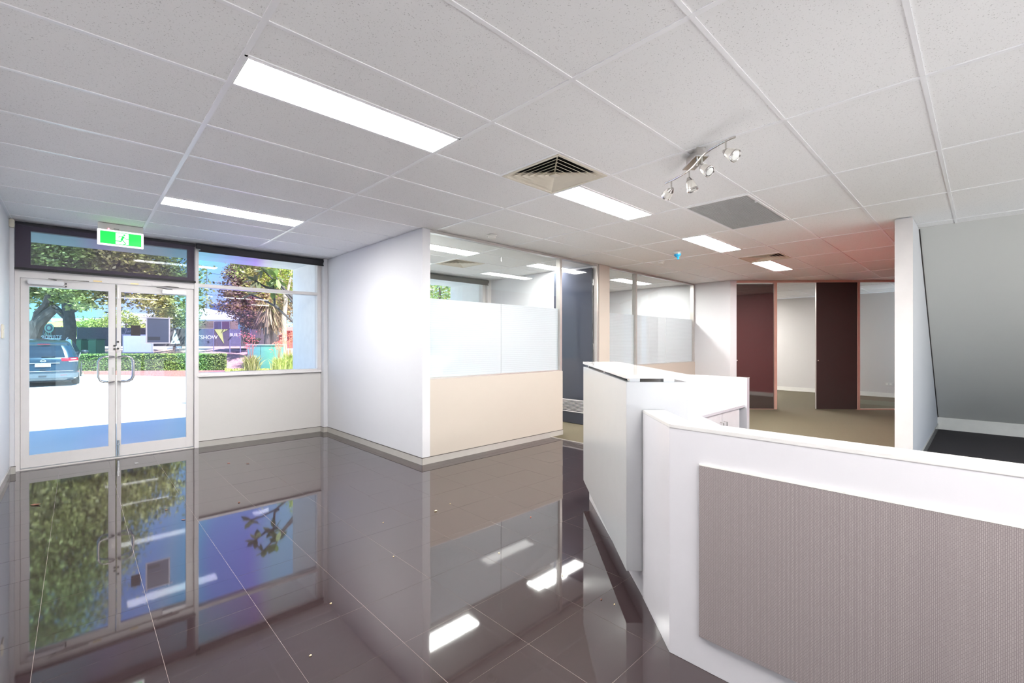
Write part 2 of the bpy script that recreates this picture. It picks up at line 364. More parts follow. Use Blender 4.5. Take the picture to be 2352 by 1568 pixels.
# ---------------------------------------------------------------- walls of the shell
wl = box('wall_left', WALL, -0.64, -0.5, -3.6, 7.25, -0.1, 2.69)
bw = MB().box(-0.5, 9.9, -3.64, -3.5, -0.1, 0.1).box(-0.5, 9.9, -3.64, -3.5, 2.5, 2.69).box(9.0, 9.9, -3.64, -3.5, 0.1, 2.5)  # unseen back wall; its glazed openings are added to bring daylight to the ceiling
for x_ in (-0.5, 1.4, 3.3, 5.2, 7.1): bw.box(x_, x_ + .08, -3.62, -3.52, 0.1, 2.5)
bw = bw.build('wall_back', WALL)
MB().box(-0.42, 9.0, -3.573, -3.567, 0.1, 2.5).build('pane', GLASS, bw)  # added glazing for the daylight from behind the camera
box('baseboard_left', SKIRT, -0.5, -0.49, -3.5, 7.03, 0, 0.073)
wf = MB().box(1.112, 2.70, 7.13, 7.27, 0, 0.915, 0.006).build('wall_front', WALLC)
MB().box(2.70, 2.76, 7.02, 7.27, 0, HC, 0.003).build('wall_front_pier', WALL)
MB().box(-0.5, -0.468, 7.03, 7.27, 0, HC, 0.002).build('wall_front_pier_left', WALL)
MB().box(2.86, 6.1, 7.13, 7.27, 0, 0.93).build('wall_front_office', WALL)
MB().box(6.1, 9.8, 7.13, 7.27, 0, HC).build('wall_front_far', WALL)
MB().box(9.8, 14.7, 6.0, 6.1, 0, HC).build('wall_far_left', WALLC)
box('wall_far', WALLC, 14.6, 14.72, 0.4, 6.1, 0, HC)
for nm, a in (('baseboard_front', (1.112, 2.705, 7.118, 7.13)), ('baseboard_pier', (2.69, 2.70, 7.01, 7.13)), ('baseboard_pier_front', (2.69, 2.76, 7.008, 7.02)),
              ('baseboard_left_pier', (-0.49, -0.456, 7.018, 7.03)), ('baseboard_office_side', (2.748, 2.76, 4.348, 7.02)), ('baseboard_office', (2.76, 5.17, 4.348, 4.36))):
    b_ = MB().box(*a, 0, 0.073).build(nm, SKIRT)
    x0, x1, y0, y1 = a
    MB().box(x0 - .001, x1 + .001, y0 - .001, y1 + .001, 0.073, 0.0775).build('joint', LINE, b_)
MB().box(2.7465, 2.7495, 4.3465, 4.3495, 0, 0.0775).build('joint', LINE, bpy.data.objects['baseboard_office'])
MB().box(14.585, 14.6, 0.64, 6.0, 0, 0.11).build('baseboard_far', PLAS)
# office box
MB().box(2.76, 2.86, 4.36, 7.13, 0, HC).build('wall_office_side', WALL)
MB().box(2.86, 5.172, 4.36, 4.46, 0, 0.945).build('wall_office_low', BEIGE)
MB().box(6.09, 6.385, 4.36, 4.46, 0, HC).build('wall_office_post', BEIGE)
MB().box(6.10, 6.20, 4.46, 7.13, 0, HC).build('wall_office_divider', WALL)
MB().box(6.385, 9.60, 4.36, 4.46, 0, 0.955).build('wall_office_low_far', BEIGE)
MB().prism([(9.60, 3.62), (9.69, 3.53), (9.72, 3.60), (9.72, 7.13), (9.60, 7.13)], 0, HC).build('wall_right_office', WALL)
# right wall (white end, red face), sloping stair soffit
wr = MB().box(6.10, 12.75, 0.507, 0.637, 0, HC, 0.002).build('wall_right', WALL)
MB().box(6.22, 12.6, 0.637, 0.641, 0.1, HC - .002).build('red_face', RED, wr, label='red painted face')
MB().box(6.10, 12.6, 0.637, 0.647, 0.0, 0.1).build('baseboard_red', PLAS)
MB().box(6.088, 6.10, 0.500, 0.644, 0, HC - .01, 0.002).build('end_cap', FRAMEW, wr)
ws = MB()
for (a, b) in (((6.76, 2.643), (9.75, 0.19)),):
    th = 0.12
    v = [(a[0], a[1]), (b[0], b[1]), (b[0] + .25, b[1]), (b[0] + .25, 2.69), (a[0], 2.69)]
    lo = [ws.bm.verts.new((x, -3.5, z)) for x, z in v]; hi = [ws.bm.verts.new((x, 0.507, z)) for x, z in v]; n = len(v)
    fs = [ws.bm.faces.new(lo[::-1]), ws.bm.faces.new(hi)]
    for i in range(n): fs.append(ws.bm.faces.new((lo[i], lo[(i + 1) % n], hi[(i + 1) % n], hi[i])))
    bmesh.ops.recalc_face_normals(ws.bm, faces=fs)
ws.build('wall_stair_soffit', GREY)
box('baseboard_stair', PLAS, 9.735, 9.80, -3.5, 0.507, 0, 0.19)
box('baseboard_right', SKIRT, 6.10, 9.735, 0.495, 0.507, 0, 0.09)
MB().cyl((6.768, 0.501, 2.63), (9.745, 0.501, 0.19), 0.006, n=6).build('trim_2', LINE)

# ---------------------------------------------------------------- front entrance
YG = 7.17
# fixed frame
fr = MB()
fr.box(-0.468, -0.432, 7.12, 7.22, 0.0, 2.15).box(-0.432, 1.088, 7.12, 7.22, 2.055, 2.15).box(1.088, 1.135, 7.10, 7.24, 0.0, HC, .003)
fr.box(-0.432, 1.09, 7.13, 7.22, -0.02, 0.012)
w0 = fr.build('trim_3', FRAMEW)
tf = MB().box(-0.468, -0.355, 7.14, 7.21, 2.15, HC).box(1.022, 1.088, 7.14, 7.21, 2.15, HC).box(-0.355, 1.022, 7.14, 7.21, 2.15, 2.20).box(-0.355, 1.022, 7.14, 7.21, 2.56, HC).build('window_1', mat('dark_frame', lin(52, 49, 56), 0.5))
MB().box(-0.355, 1.022, 7.172, 7.178, 2.20, 2.56).build('pane', FILMG, tf)
# main window
wn = MB().box(2.645, 2.70, 7.12, 7.24, 0.915, HC, .003).box(1.135, 2.645, 7.12, 7.24, 0.915, 0.968, .003).box(1.135, 2.645, 7.12, 7.24, 2.088, 2.132, .003).box(1.135, 2.645, 7.12, 7.24, 2.57, HC).build('window_2', FRAMEW)
MB().box(1.135, 2.645, 7.172, 7.178, 0.968, 2.088).build('pane', FILMG, wn)
MB().box(1.135, 2.645, 7.172, 7.178, 2.132, 2.57).build('pane', FILMG, wn)
MB().box(1.12, 2.705, 7.095, 7.13, 0.915, 0.935, .003).build('sill', FRAMEW, wn)
# office window in the facade
wo_ = MB().box(5.93, 6.0, 7.12, 7.24, 0.93, HC).box(6.0, 6.1, 7.05, 7.24, 0.0, HC).box(2.86, 5.93, 7.12, 7.24, 0.93, 0.97).box(2.86, 5.93, 7.12, 7.24, 2.088, 2.132).box(2.86, 5.93, 7.12, 7.24, 2.57, HC).box(4.35, 4.40, 7.12, 7.24, .97, 2.57).build('window_3', FRAMEW)
MB().box(2.86, 5.93, 7.172, 7.178, 0.97, 2.57).build('pane', GLASS, wo_)

def leaf(name, x0, x1, gx0, gx1, s):
    d = MB().box(x0, gx0, 7.145, 7.19, 0.02, 2.05, .002).box(gx1, x1, 7.145, 7.19, 0.02, 2.05, .002).box(gx0, gx1, 7.145, 7.19, 0.02, 0.15, .002).box(gx0, gx1, 7.145, 7.19, 1.965, 2.05, .002).build(name, FRAMEW)
    MB().box(gx0, gx1, 7.165, 7.171, 0.15, 1.965).build('pane', FILMG, d)
    hx = x1 - 0.014 if s < 0 else x0 + 0.014      # pull handles near the meeting stile
    for (yy, yo) in ((7.145, -1), (7.19, 1)):
        pts = []
        base = [(0, 0), (0.0, 0.045), (-0.03, 0.06), (-0.09, 0.06)]
        pts = [(hx + s * 0, yy, 1.195), (hx + s * .012, yy + yo * .03, 1.198), (hx + s * .045, yy + yo * .052, 1.20), (hx + s * .09, yy + yo * .055, 1.196), (hx + s * .12, yy + yo * .055, 1.178),
               (hx + s * .135, yy + yo * .055, 1.14), (hx + s * .136, yy + yo * .055, 1.05), (hx + s * .135, yy + yo * .055, 0.96), (hx + s * .12, yy + yo * .055, 0.922), (hx + s * .09, yy + yo * .055, 0.904),
               (hx + s * .045, yy + yo * .052, 0.90), (hx + s * .012, yy + yo * .03, 0.902), (hx, yy, 0.905)]
        MB().tube(pts, 0.0095, 12).build('handle', STEEL, d, smooth=True)
    for z in ((1.325, 1.287) if s < 0 else (1.371, 1.292)):
        MB().cyl((hx - s * .004, 7.139, z), (hx - s * .004, 7.147, z), 0.0115, n=16).build('lock_cylinder', mat('dark_steel', lin(70, 68, 66), 0.3, metal=0.9), d)
    return d
d1 = leaf('door_1', -0.430, 0.328, -0.366, 0.266, -1)
d2 = leaf('door_2', 0.339, 1.086, 0.378, 1.008, 1)
MB().box(0.328, 0.333, 7.15, 7.185, 0.02, 2.05).build('brush_seal', BLACK, d1)
MB().box(0.296, 0.316, 7.141, 7.146, 0.985, 1.07, .002).build('latch_plate', ALU, d1)
MB().box(0.347, 0.360, 7.141, 7.146, 1.88, 2.03, .002).build('flush_bolt', ALU, d2)
MB().box(0.345, 0.362, 7.125, 7.146, 0.03, 0.21, .002).box(0.340, 0.367, 7.12, 7.146, 0.15, 0.17, .002).build('floor_bolt', STEEL, d2)
# door closers
def closer(d, xa, xb, za, zb, arm):
    MB().box(xa, xb, 7.095, 7.145, za, zb, .006).build('closer_body', mat('closer_silver', lin(214, 213, 216), 0.35, metal=0.2), d)
    MB().tube(arm, [0.005] * len(arm), 6).build('closer_arm', STEEL, d)
closer(d1, -0.375, -0.10, 1.988, 2.036, [(-0.16, 7.10, 2.045), (-0.22, 7.06, 2.052), (-0.02, 7.09, 2.055), (0.10, 7.11, 2.06)])
closer(d2, 0.76, 1.00, 1.972, 2.02, [(0.86, 7.10, 2.025), (0.70, 7.06, 2.04), (0.80, 7.09, 2.06), (0.93, 7.11, 2.062)])
MB().box(-0.16, 0.10, 7.105, 7.12, 2.058, 2.078, .003).build('closer_track', FRAMEW, w0)
MB().box(0.66, 0.96, 7.105, 7.12, 2.058, 2.078, .003).build('closer_track', FRAMEW, w0)
for xa in (0.135, 0.46): MB().box(xa, xa + .075, 7.113, 7.12, 2.062, 2.076, .002).build('strike_plate', mat('brass_zinc', lin(214, 190, 140), 0.4, metal=0.5), w0)
MB().box(-0.09, -0.08, 7.11, 7.146, 1.98, 1.992).box(-0.09, -0.08, 7.11, 7.146, 2.01, 2.022).build('bracket', BLACK, d1)

# notices taped on the glass of the right leaf
t = thing('paper_notice', 'large dark blue backed notice with pale border taped inside right door pane', 'notice', (0.725, 7.16, 1.35))
NB = mat('notice_back', lin(74, 84, 116), 0.35)
MB().box(0.606, 0.845, 7.1605, 7.1645, 1.352, 1.676).build('border', mat('pale_tape', lin(206, 204, 220), 0.5), t)
MB().box(0.620, 0.831, 7.159, 7.1605, 1.366, 1.664).build('sheet', NB, t)
MB().box(0.626, 0.745, 7.1582, 7.159, 1.394, 1.436).build('panel', mat('notice_dark', lin(48, 54, 74), 0.4), t)
MB().box(0.626, 0.826, 7.1582, 7.159, 1.648, 1.653).build('rule', mat('notice_dark', lin(48, 54, 74), 0.4), t)
for q in ((0.570, 0.606, 1.664, 1.676), (0.845, 0.872, 1.664, 1.676), (0.612, 0.622, 1.676, 1.70), (0.828, 0.838, 1.676, 1.69)):
    MB().box(q[0], q[1], 7.161, 7.1645, q[2], q[3]).build('tape', mat('pale_tape', lin(206, 204, 220), 0.5), t)
MB().box(0.468, 0.556, 7.160, 7.1645, 1.446, 1.572).build('sticker', mat('sticker_black', lin(44, 38, 44), 0.5), label='small black square sticker on right door pane', cat='sticker')

# ---------------------------------------------------------------- blinds
t = thing('roller_blind', 'dark mesh roller blind pulled down over the transom above entrance doors', 'blind', (0.31, 7.07, 2.13))
MB().box(-0.462, 1.094, 7.068, 7.071, 2.155, 2.62).build('fabric', MESHB, t)
MB().box(-0.466, 1.098, 7.060, 7.080, 2.130, 2.155, .004).build('bottom_rail', BLACK, t)
MB().cyl((-0.462, 7.085, 2.618), (1.094, 7.085, 2.618), 0.022, n=16).build('roller_tube', BLIND, t, smooth=True)
t = thing('roller_blind', 'black roller blind rolled up above the window beside the entrance', 'blind', (1.9, 7.05, 2.53))
MB().cyl((1.10, 7.055, 2.605), (2.71, 7.055, 2.605), 0.034, n=20).build('roller_tube', BLIND, t, smooth=True)
MB().box(1.14, 2.69, 7.018, 7.024, 2.545, 2.61).build('fabric', BLIND, t)
MB().box(1.12, 2.70, 7.012, 7.030, 2.530, 2.548, .004).build('bottom_rail', BLACK, t)
MB().box(2.71, 2.718, 7.03, 7.09, 2.55, 2.64, .002).build('bracket', PLAS, t)
t = thing('roller_blind', 'dark grey roller blind rolled up at the office window seen through glass', 'blind', (4.4, 7.05, 2.53))
MB().cyl((2.88, 7.055, 2.605), (6.02, 7.055, 2.605), 0.034, n=20).build('roller_tube', mat('blind_grey', lin(96, 96, 92), 0.7), t, smooth=True)
MB().box(2.9, 5.98, 7.018, 7.024, 2.545, 2.61).build('fabric', mat('blind_grey', lin(96, 96, 92), 0.7), t)
MB().box(2.89, 6.0, 7.012, 7.030, 2.530, 2.548, .004).build('bottom_rail', mat('blind_grey', lin(96, 96, 92), 0.7), t)

# ---------------------------------------------------------------- office glazing
of = MB().box(2.86, 6.09, 4.375, 4.445, 2.612, HC).box(2.86, 5.172, 4.375, 4.445, 0.945, 0.962).box(2.86, 2.872, 4.375, 4.445, 0.945, 2.612).box(5.125, 5.172, 4.37, 4.45, 0.0, 2.612, .002).box(6.04, 6.09, 4.37, 4.45, 0, 2.612, .002).build('window_4', ALU)
for xa, xb in ((2.872, 3.986), (3.990, 5.125)):
    MB().box(xa, xb, 4.405, 4.411, 0.962, 2.612).build('pane', GLASS, of)
    MB().box(xa + .002, xb - .002, 4.411, 4.4118, 0.964, 1.870).build('frosted_film', FROST, of)
of2 = MB().box(6.385, 9.60, 4.375, 4.445, 2.612, HC).box(6.385, 9.60, 4.375, 4.445, 0.955, 0.97).box(7.225, 7.268, 4.37, 4.45, 0.97, 2.612, .002).box(9.56, 9.60, 4.37, 4.45, .97, 2.612).build('window_5', ALU)
for xa, xb in ((6.385, 7.225), (7.268, 8.40), (8.404, 9.56)):
    MB().box(xa, xb, 4.405, 4.411, 0.97, 2.612).build('pane', GLASS, of2)
    MB().box(xa + .002, xb - .002, 4.411, 4.4118, 0.972, 1.870).build('frosted_film', FROST, of2)
# dark door standing open against the divider
d3 = MB().box(5.995, 6.03, 4.44, 5.255, 0.012, 2.585, .001).build('door_3', DARKG)
lv = MB().box(5.985, 5.995, 4.47, 5.225, 0.20, 0.215).box(5.985, 5.995, 4.47, 5.225, 0.395, 0.41).box(5.985, 5.995, 4.47, 4.485, .215, .395).box(5.985, 5.995, 5.21, 5.225, .215, .395).build('louvre_frame', FRAMEW, d3)
for i in range(8):
    z = 0.226 + i * 0.021
    MB().obox((5.989, 4.847, z + .006), (1, 0, -.9), (0, 1, 0), (.9, 0, 1), .008, .362, .0018).build('slat', FRAMEW, d3)
for z in (0.45, 1.3, 2.35): MB().cyl((6.028, 4.435, z - .05), (6.028, 4.435, z + .05), 0.008, n=10).build('hinge', STEEL, d3)

# ---------------------------------------------------------------- far glazed wall (runs at 45 degrees)
G0 = Vector((9.700, 3.605, 0)); G1 = Vector((12.45, 0.72, 0)); GD = (G1 - G0).normalized(); GN = Vector((GD.y, -GD.x, 0))
GN = -GN if GN.dot(Vector((-1, -1, 0))) < 0 else GN
def gpos(px):
    r = (px - CX) / F; d = Vector((SY + r * CYW, CYW - r * SY)); n = Vector((GN.x, GN.y)); t_ = n.dot(Vector((G0.x, G0.y))) / n.dot(d)
    p = d * t_; return (Vector((p.x, p.y, 0)) - G0).dot(GD)
def gbox(mb, a, b, z0, z1, th=0.05, off=0.0, bev=0):
    c = G0 + GD * ((a + b) / 2) + GN * off; mb.obox((c.x, c.y, (z0 + z1) / 2), GD, GN, (0, 0, 1), abs(b - a) / 2, th / 2, (z1 - z0) / 2, bev); return mb
L_end = (G1 - G0).length
sA, sB, sC, sD, sE = gpos(1688), gpos(1776), gpos(1783), gpos(1874), gpos(1967)
gf = MB(); gbox(gf, -0.02, L_end, 2.60, HC, .07); gbox(gf, sA - .06, sA, 0, 2.60, .07); gbox(gf, sB + .005, sC, 0, 2.60, .07); gbox(gf, sE + .003, sE + .05, 0, 2.60, .07)
gbox(gf, sE + .05, L_end, 0, .025, .07)
gw = gf.build('window_6', ALUP)
b_ = MB(); gbox(b_, sE + .05, L_end, .025, 2.60, .006); b_.build('pane', GLASS, gw)
b_ = MB(); gbox(b_, sA + .004, sB, 0.012, 2.572, .035); d4 = b_.build('door_4', DARKB)
b_ = MB(); gbox(b_, sA, sB, 0.0, 0.012, .05); b_.build('trim_4', ALUP)
b_ = MB(); gbox(b_, sD, sE, 0.012, 2.597, .035); d5 = b_.build('door_5', DARKR)
b_ = MB(); gbox(b_, sD - .004, sD, 0.012, 2.597, .037); b_.build('edge_strip', ALU, d5, label='aluminium edge strip')
b_ = MB()
c = G0 + GD * (sA + .03) + GN * .03; b_.sphere((c.x, c.y, 1.0), .018, (1, 1, 1)); b_.build('knob', STEEL, d4, smooth=True)
b_ = MB()
c = G0 + GD * (sD + .03) + GN * .03; b_.sphere((c.x, c.y, 1.0), .018, (1, 1, 1)); b_.build('knob', STEEL, d5, smooth=True)

# ---------------------------------------------------------------- ceiling fittings
def light(c, k, h, lab, first=[None], xe=None, grp=None):
    x0 = OX + 1.2 * c + .012; y0 = OY + .6 * (k + h) + .009; wx = 1.176; wy = .282
    if xe: wx = xe - x0
    t = thing('ceiling_light', lab, 'light', (x0 + wx / 2, y0 + wy / 2, HC - .001), grp)
    b_ = MB().box(x0, x0 + wx, y0, y0 + .006, HC - .003, HC + .03).box(x0, x0 + wx, y0 + wy - .006, y0 + wy, HC - .003, HC + .03).box(x0, x0 + .006, y0 + .006, y0 + wy - .006, HC - .003, HC + .03).box(x0 + wx - .006, x0 + wx, y0 + .006, y0 + wy - .006, HC - .003, HC + .03)
    b_.build('frame', TEE, t)
    MB().box(x0 + .006, x0 + wx - .006, y0 + .006, y0 + wy - .006, HC + .001, HC + .006).build('diffuser', LAMP, t)
LAMP = mat('luminous_diffuser', (0.9, 0.9, 0.9, 1), 0.4, emit=((1.0, 0.98, 0.95, 1), PANEL))
labs = ['nearest large glowing ceiling light panel, left of the square vent', 'glowing ceiling light panel touching the nearest square vent', 'glowing ceiling light panel beside the grey return grille',
        'farthest glowing ceiling light panel touching the small far vent', 'glowing ceiling light panel above the entrance window',
        'ceiling light panel behind the office glass above its vent', 'short ceiling light panel behind office glass by the dark door', 'ceiling light panel in the second office behind far windows']
for i, (c, k, h) in enumerate(lights):
    if i < 8: light(c, k, h, labs[i], xe=6.09 if i == 6 else None)
    else: light(c, k, h, 'added ceiling light panel outside the view', grp='added lights out of view')

def vent(x0, y0, lab, s=0.6):
    t = thing('ceiling_vent', lab, 'air vent', (x0 + s / 2, y0 + s / 2, HC - .01))
    a = .012; X0, X1, Y0, Y1 = x0 + a, x0 + s - a, y0 + a, y0 + s - a
    w_ = .022
    MB().box(X0, X1, Y0, Y0 + w_, HC - .004, HC + .004).box(X0, X1, Y1 - w_, Y1, HC - .004, HC + .004).box(X0, X0 + w_, Y0 + w_, Y1 - w_, HC - .004, HC + .004).box(X1 - w_, X1, Y0 + w_, Y1 - w_, HC - .004, HC + .004).build('frame', VENTM, t)
    MB().box(X0 + .01, X1 - .01, Y0 + .01, Y1 - .01, HC + .036, HC + .04).build('duct_shade', DARK, t)  # black sheet stands in for the shade up the duct
    cx_, cy_ = (X0 + X1) / 2, (Y0 + Y1) / 2; H = (X1 - X0) / 2 - w_
    for i in range(6):
        ro = H * (1 - i / 6.3); ri = max(ro - .045, .002); zb = HC + 0.000; zt = HC + .026 * min(1, ro / .045)   # each ring flares outwards and down
        b_ = MB(); bm = b_.bm
        def ring(r, z): return [bm.verts.new((cx_ + sx_ * r, cy_ + sy_ * r, z)) for sx_, sy_ in ((-1, -1), (1, -1), (1, 1), (-1, 1))]
        R = [ring(ro, zb), ring(ri, zt), ring(ri, zt + .003), ring(ro, zb + .003)]
        for q in range(4):
            A, B = R[q], R[(q + 1) % 4]
            for j in range(4): bm.faces.new((A[j], A[(j + 1) % 4], B[(j + 1) % 4], B[j]))
        b_.build('blade_ring', VENTM, t)
    MB().box(cx_ - .03, cx_ + .03, cy_ - .03, cy_ + .03, HC + .0, HC + .006, .002).build('centre_plate', VENTM, t)
    MB().obox((cx_, cy_, HC + .028), (1, 1, 0), (-1, 1, 0), (0, 0, 1), H * 1.4, .005, .003).obox((cx_, cy_, HC + .022), (1, -1, 0), (1, 1, 0), (0, 0, 1), H * 1.4, .005, .003).build('cross_brace', VENTM, t)
    return t
vent(OX + 1.8, OY, 'large square louvred ceiling vent nearest the camera')
vent(OX + 1.2 * 5.5, OY, 'small square louvred ceiling vent farthest from the camera')
vent(OX + 1.2 * 3, OY + 3.6, 'square louvred ceiling vent inside the glazed office')
t = thing('return_air_grille', 'grey eggcrate return air grille in the ceiling', 'air vent', (OX + 4.2, OY - .3, HC - .006))
X0, X1, Y0, Y1 = OX + 3.6 + .012, OX + 4.8 - .012, OY - .6 + .01, OY - .01
MB().box(X0, X1, Y0, Y0 + .02, HC - .005, HC + .01).box(X0, X1, Y1 - .02, Y1, HC - .005, HC + .01).box(X0, X0 + .02, Y0 + .02, Y1 - .02, HC - .005, HC + .01).box(X1 - .02, X1, Y0 + .02, Y1 - .02, HC - .005, HC + .01).build('frame', TEE, t)
MB().box(X0 + .01, X1 - .01, Y0 + .01, Y1 - .01, HC + .035, HC + .04).build('filter', mat('filter_grey', lin(140, 140, 139), 0.9), t)
GR = mat('grille_grey', lin(205, 205, 203), 0.4, metal=0.2)
gb = MB(); n = 58
for i in range(n):
    x = X0 + .02 + (X1 - X0 - .04) * (i + .5) / n; gb.box(x - .0012, x + .0012, Y0 + .02, Y1 - .02, HC - .002, HC + .018)
n = 28
for i in range(n):
    y = Y0 + .02 + (Y1 - Y0 - .04) * (i + .5) / n; gb.box(X0 + .02, X1 - .02, y - .0012, y + .0012, HC - .002, HC + .018)
gb.build('eggcrate_core', GR, t, kind='stuff')
MB().box(X0 + .25, X0 + .27, Y0 + .02, Y0 + .032, HC - .012, HC - .002).build('latch', TEE, t)

def detector(x, y, r, lab, blue=False):
    t = thing('smoke_detector', lab, 'smoke detector', (x, y, HC - .05))
    MB().lathe((x, y, HC), (0, 0, -1), [(0, r), (.012, r), (.016, r * .92)], 24).build('base', PLAS, t, smooth=True)
    MB().lathe((x, y, HC - .016), (0, 0, -1), [(0, r * .75), (.018, r * .72), (.026, r * .45), (.028, 0.002)], 24).build('sensor_head', PLAS, t, smooth=True)
    if blue:
        b_ = MB(); b_.lathe((x + .0, y + .0, HC - .035), (.1, -.1, -1), [(0, .05), (.02, .046), (.04, .02), (.06, .012), (.075, .018)], 10)
        b_.build('blue_cover', mat('blue_plastic', lin(40, 150, 200), 0.35), t, label='torn blue plastic dust cover')
detector(3.55, 4.09, .062, 'flat round white smoke detector above the office glass')
detector(6.62, 3.55, .045, 'small white detector on the ceiling in front of far office windows')
detector(6.05, 3.0, .055, 'white detector wrapped in blue plastic on the ceiling', True)

# adjustable spotlight bar
t = thing('spotlight_bar', 'brushed steel wavy spotlight bar with four small heads on ceiling', 'light', (*cr(1.2, 3.05), 2.45))
def cf(r, d, z): x, y = cr(r, d); return Vector((x, y, z))
RX = Vector((CYW, -SY, 0)); DX = Vector((SY, CYW, 0))
MB().obox(cf(1.205, 3.07, 2.614), RX, DX, (0, 0, 1), .03, .095, .029, .002).build('mount_box', STEEL, t)
MB().obox(cf(1.205, 3.08, 2.580), RX, DX, (0, 0, 1), .044, .12, .005, .001).build('cover_plate', CHROME, t)
ZB = 2.545
bar = []
for px, py in ((1689, 314), (1676, 319), (1662, 326), (1648, 334), (1634, 342), (1621, 351), (1610, 362), (1600, 374), (1591, 384), (1580, 393), (1566, 402), (1548, 412), (1528, 421)):
    d = (CAMZ - ZB) * F / (py - CY); bar.append(P3(px, py, d))
MB().tube(bar, 0.0065, 10).build('curved_bar', STEEL, t, smooth=True)
b_ = MB(); c = cf(1.205, 3.05, 0); b_.cyl((c.x, c.y, 2.58), (c.x, c.y, ZB), .006, n=8); b_.build('bar_support', STEEL, t)
HEADS = [(1667, 323, (15, 21), -.065), (1612, 359, (12, 21), -.06), (1583, 391, (8, 28), -.01), (1542, 415, (-5, 8), .085)]
SHADE = mat('satin_white_metal', lin(226, 222, 214), 0.28, metal=0.25)
for px, py, (ox_, oy_), dd in HEADS:
    d = (CAMZ - ZB) * F / (py - CY); p = P3(px, py, d)
    arm = MB().cyl(p, p - Vector((0, 0, .062)), .0055, n=10).build('arm', STEEL, t)
    q = p - Vector((0, 0, .066))
    dirv = (RX * (ox_ * d / F) + Vector((0, 0, -oy_ * d / F)) + DX * dd).normalized()
    h = MB().lathe(q - dirv * .012, dirv, [(0, .006), (.004, .014), (.02, .022), (.04, .0285), (.062, .033), (.084, .0355), (.088, .034)], 20).build('head', SHADE, t, smooth=True)
    MB().lathe(q + dirv * .068, dirv, [(0, .0362), (.012, .037), (.014, .034), (.010, .030), (.010, .001)], 20).build('rim', STEEL, h, smooth=True)
    MB().lathe(q + dirv * .076, dirv, [(0, .029), (.003, .024), (.003, .001)], 20).build('lamp_glass', mat('lamp_glass', lin(232, 232, 228), 0.05, ior=1.6), h, smooth=True)
    MB().lathe(q - dirv * .018, dirv, [(0, .010), (.014, .0165), (.030, .0255), (.031, .020)], 16).build('rear_cap', STEEL, h, smooth=True)
    MB().sphere(q, .009).build('joint', STEEL, t, smooth=True)

# exit sign
t = thing('exit_sign', 'green and white running man exit sign hanging above the entrance', 'exit sign', (0.345, 6.55, 2.41))
MB().box(.160, .533, 6.545, 6.61, 2.574, HC - .001, .003).build('housing', mat('sign_housing', lin(205, 201, 200), 0.4), t)
SW = mat('sign_white', lin(240, 240, 246), 0.4, emit=((0.95, 0.97, 1, 1), 0.75))
SG = mat('sign_green', lin(10, 220, 50), 0.4, emit=((0.0, 1.0, 0.07, 1), 0.95))
MB().box(.155, .536, 6.545, 6.58, 2.408, 2.574, .004).build('light_panel', SW, t)
MB().box(.178, .516, 6.5432, 6.545, 2.424, 2.556).build('green_field', SG, t)
MB().box(.302, .408, 6.5418, 6.5432, 2.430, 2.550).build('white_door', SW, t)
def stroke(pts, w_):
    b_ = MB()
    for (x, z), (x2, z2) in zip(pts, pts[1:]):
        a = Vector((x, z)); b2 = Vector((x2, z2)); dv = (b2 - a); ln = dv.length; dv.normalize()
        b_.obox(((x + x2) / 2, 6.541, (z + z2) / 2), (dv.x, 0, dv.y), (0, 1, 0), (-dv.y, 0, dv.x), ln / 2 + w_ / 2, .0006, w_ / 2)
    return b_
man = MB()
sx0, sz0, su = .302, 2.430, .120
def mp(u, v): return (sx0 + u * .106, sz0 + v * .120)
for pts, w_ in (([mp(.58, .70), mp(.46, .42)], .018), ([mp(.56, .72), mp(.34, .74), mp(.22, .60)], .006), ([mp(.62, .68), mp(.78, .52), mp(1.0, .52)], .006),
                ([mp(.46, .42), mp(.40, .26), mp(-.06, .27)], .009), ([mp(.50, .42), mp(.66, .24), mp(.78, .08), mp(.60, .0)], .008)):
    for (x, z), (x2, z2) in zip(pts, pts[1:]):
        dv = Vector((x2 - x, z2 - z)); ln = dv.length; dv.normalize()
        man.obox(((x + x2) / 2, 6.541, (z + z2) / 2), (dv.x, 0, dv.y), (0, 1, 0), (-dv.y, 0, dv.x), ln / 2 + w_ / 3, .0006, w_ / 2)
hx_, hz_ = mp(.66, .86); man.cyl((hx_, 6.5404, hz_), (hx_, 6.5418, hz_), .009, n=14)
man.build('running_figure', SG, t)
MB().sphere((.245, 6.543, 2.583), .006).build('indicator_lamp', mat('red_led', (1, .1, .12, 1), 0.4, emit=((1, .12, .18, 1), 5)), t)
MB().box(.285, .33, 6.5435, 6.545, 2.586, 2.592).build('label_strip', LINE, t)

# sensor and switch on the left
t = thing('motion_sensor', 'cream motion sensor box high in the left corner', 'sensor', (-0.49, 7.0, 2.55))
MB().box(-0.499, -0.462, 6.965, 7.03, 2.552, 2.635, .006).build('body', CREAMP, t)
MB().box(-0.462, -0.4595, 6.975, 7.02, 2.565, 2.60, .001).build('lens', mat('lens_grey', lin(190, 185, 172), 0.3), t)
t = thing('wall_switch', 'cream switch plate on the left wall edge', 'switch', (-0.497, 6.37, 1.40))
MB().box(-0.5, -0.488, 6.30, 6.44, 1.40, 1.53, .003).build('plate', CREAMP, t)
MB().box(-0.488, -0.484, 6.35, 6.39, 1.445, 1.485, .001).build('rocker', PLAS, t)
t = thing('wall_outlet', 'small double power outlet on far white wall behind glass', 'power outlet', (14.59, 1.65, 0.3))
MB().box(14.588, 14.6, 1.58, 1.73, 0.30, 0.37, .002).build('plate', mat('outlet_grey', lin(205, 205, 200), 0.4), t)
MB().box(14.584, 14.588, 1.60, 1.64, 0.315, 0.355).build('socket', PLAS, t); MB().box(14.584, 14.588, 1.67, 1.71, 0.315, 0.355).build('socket', PLAS, t)

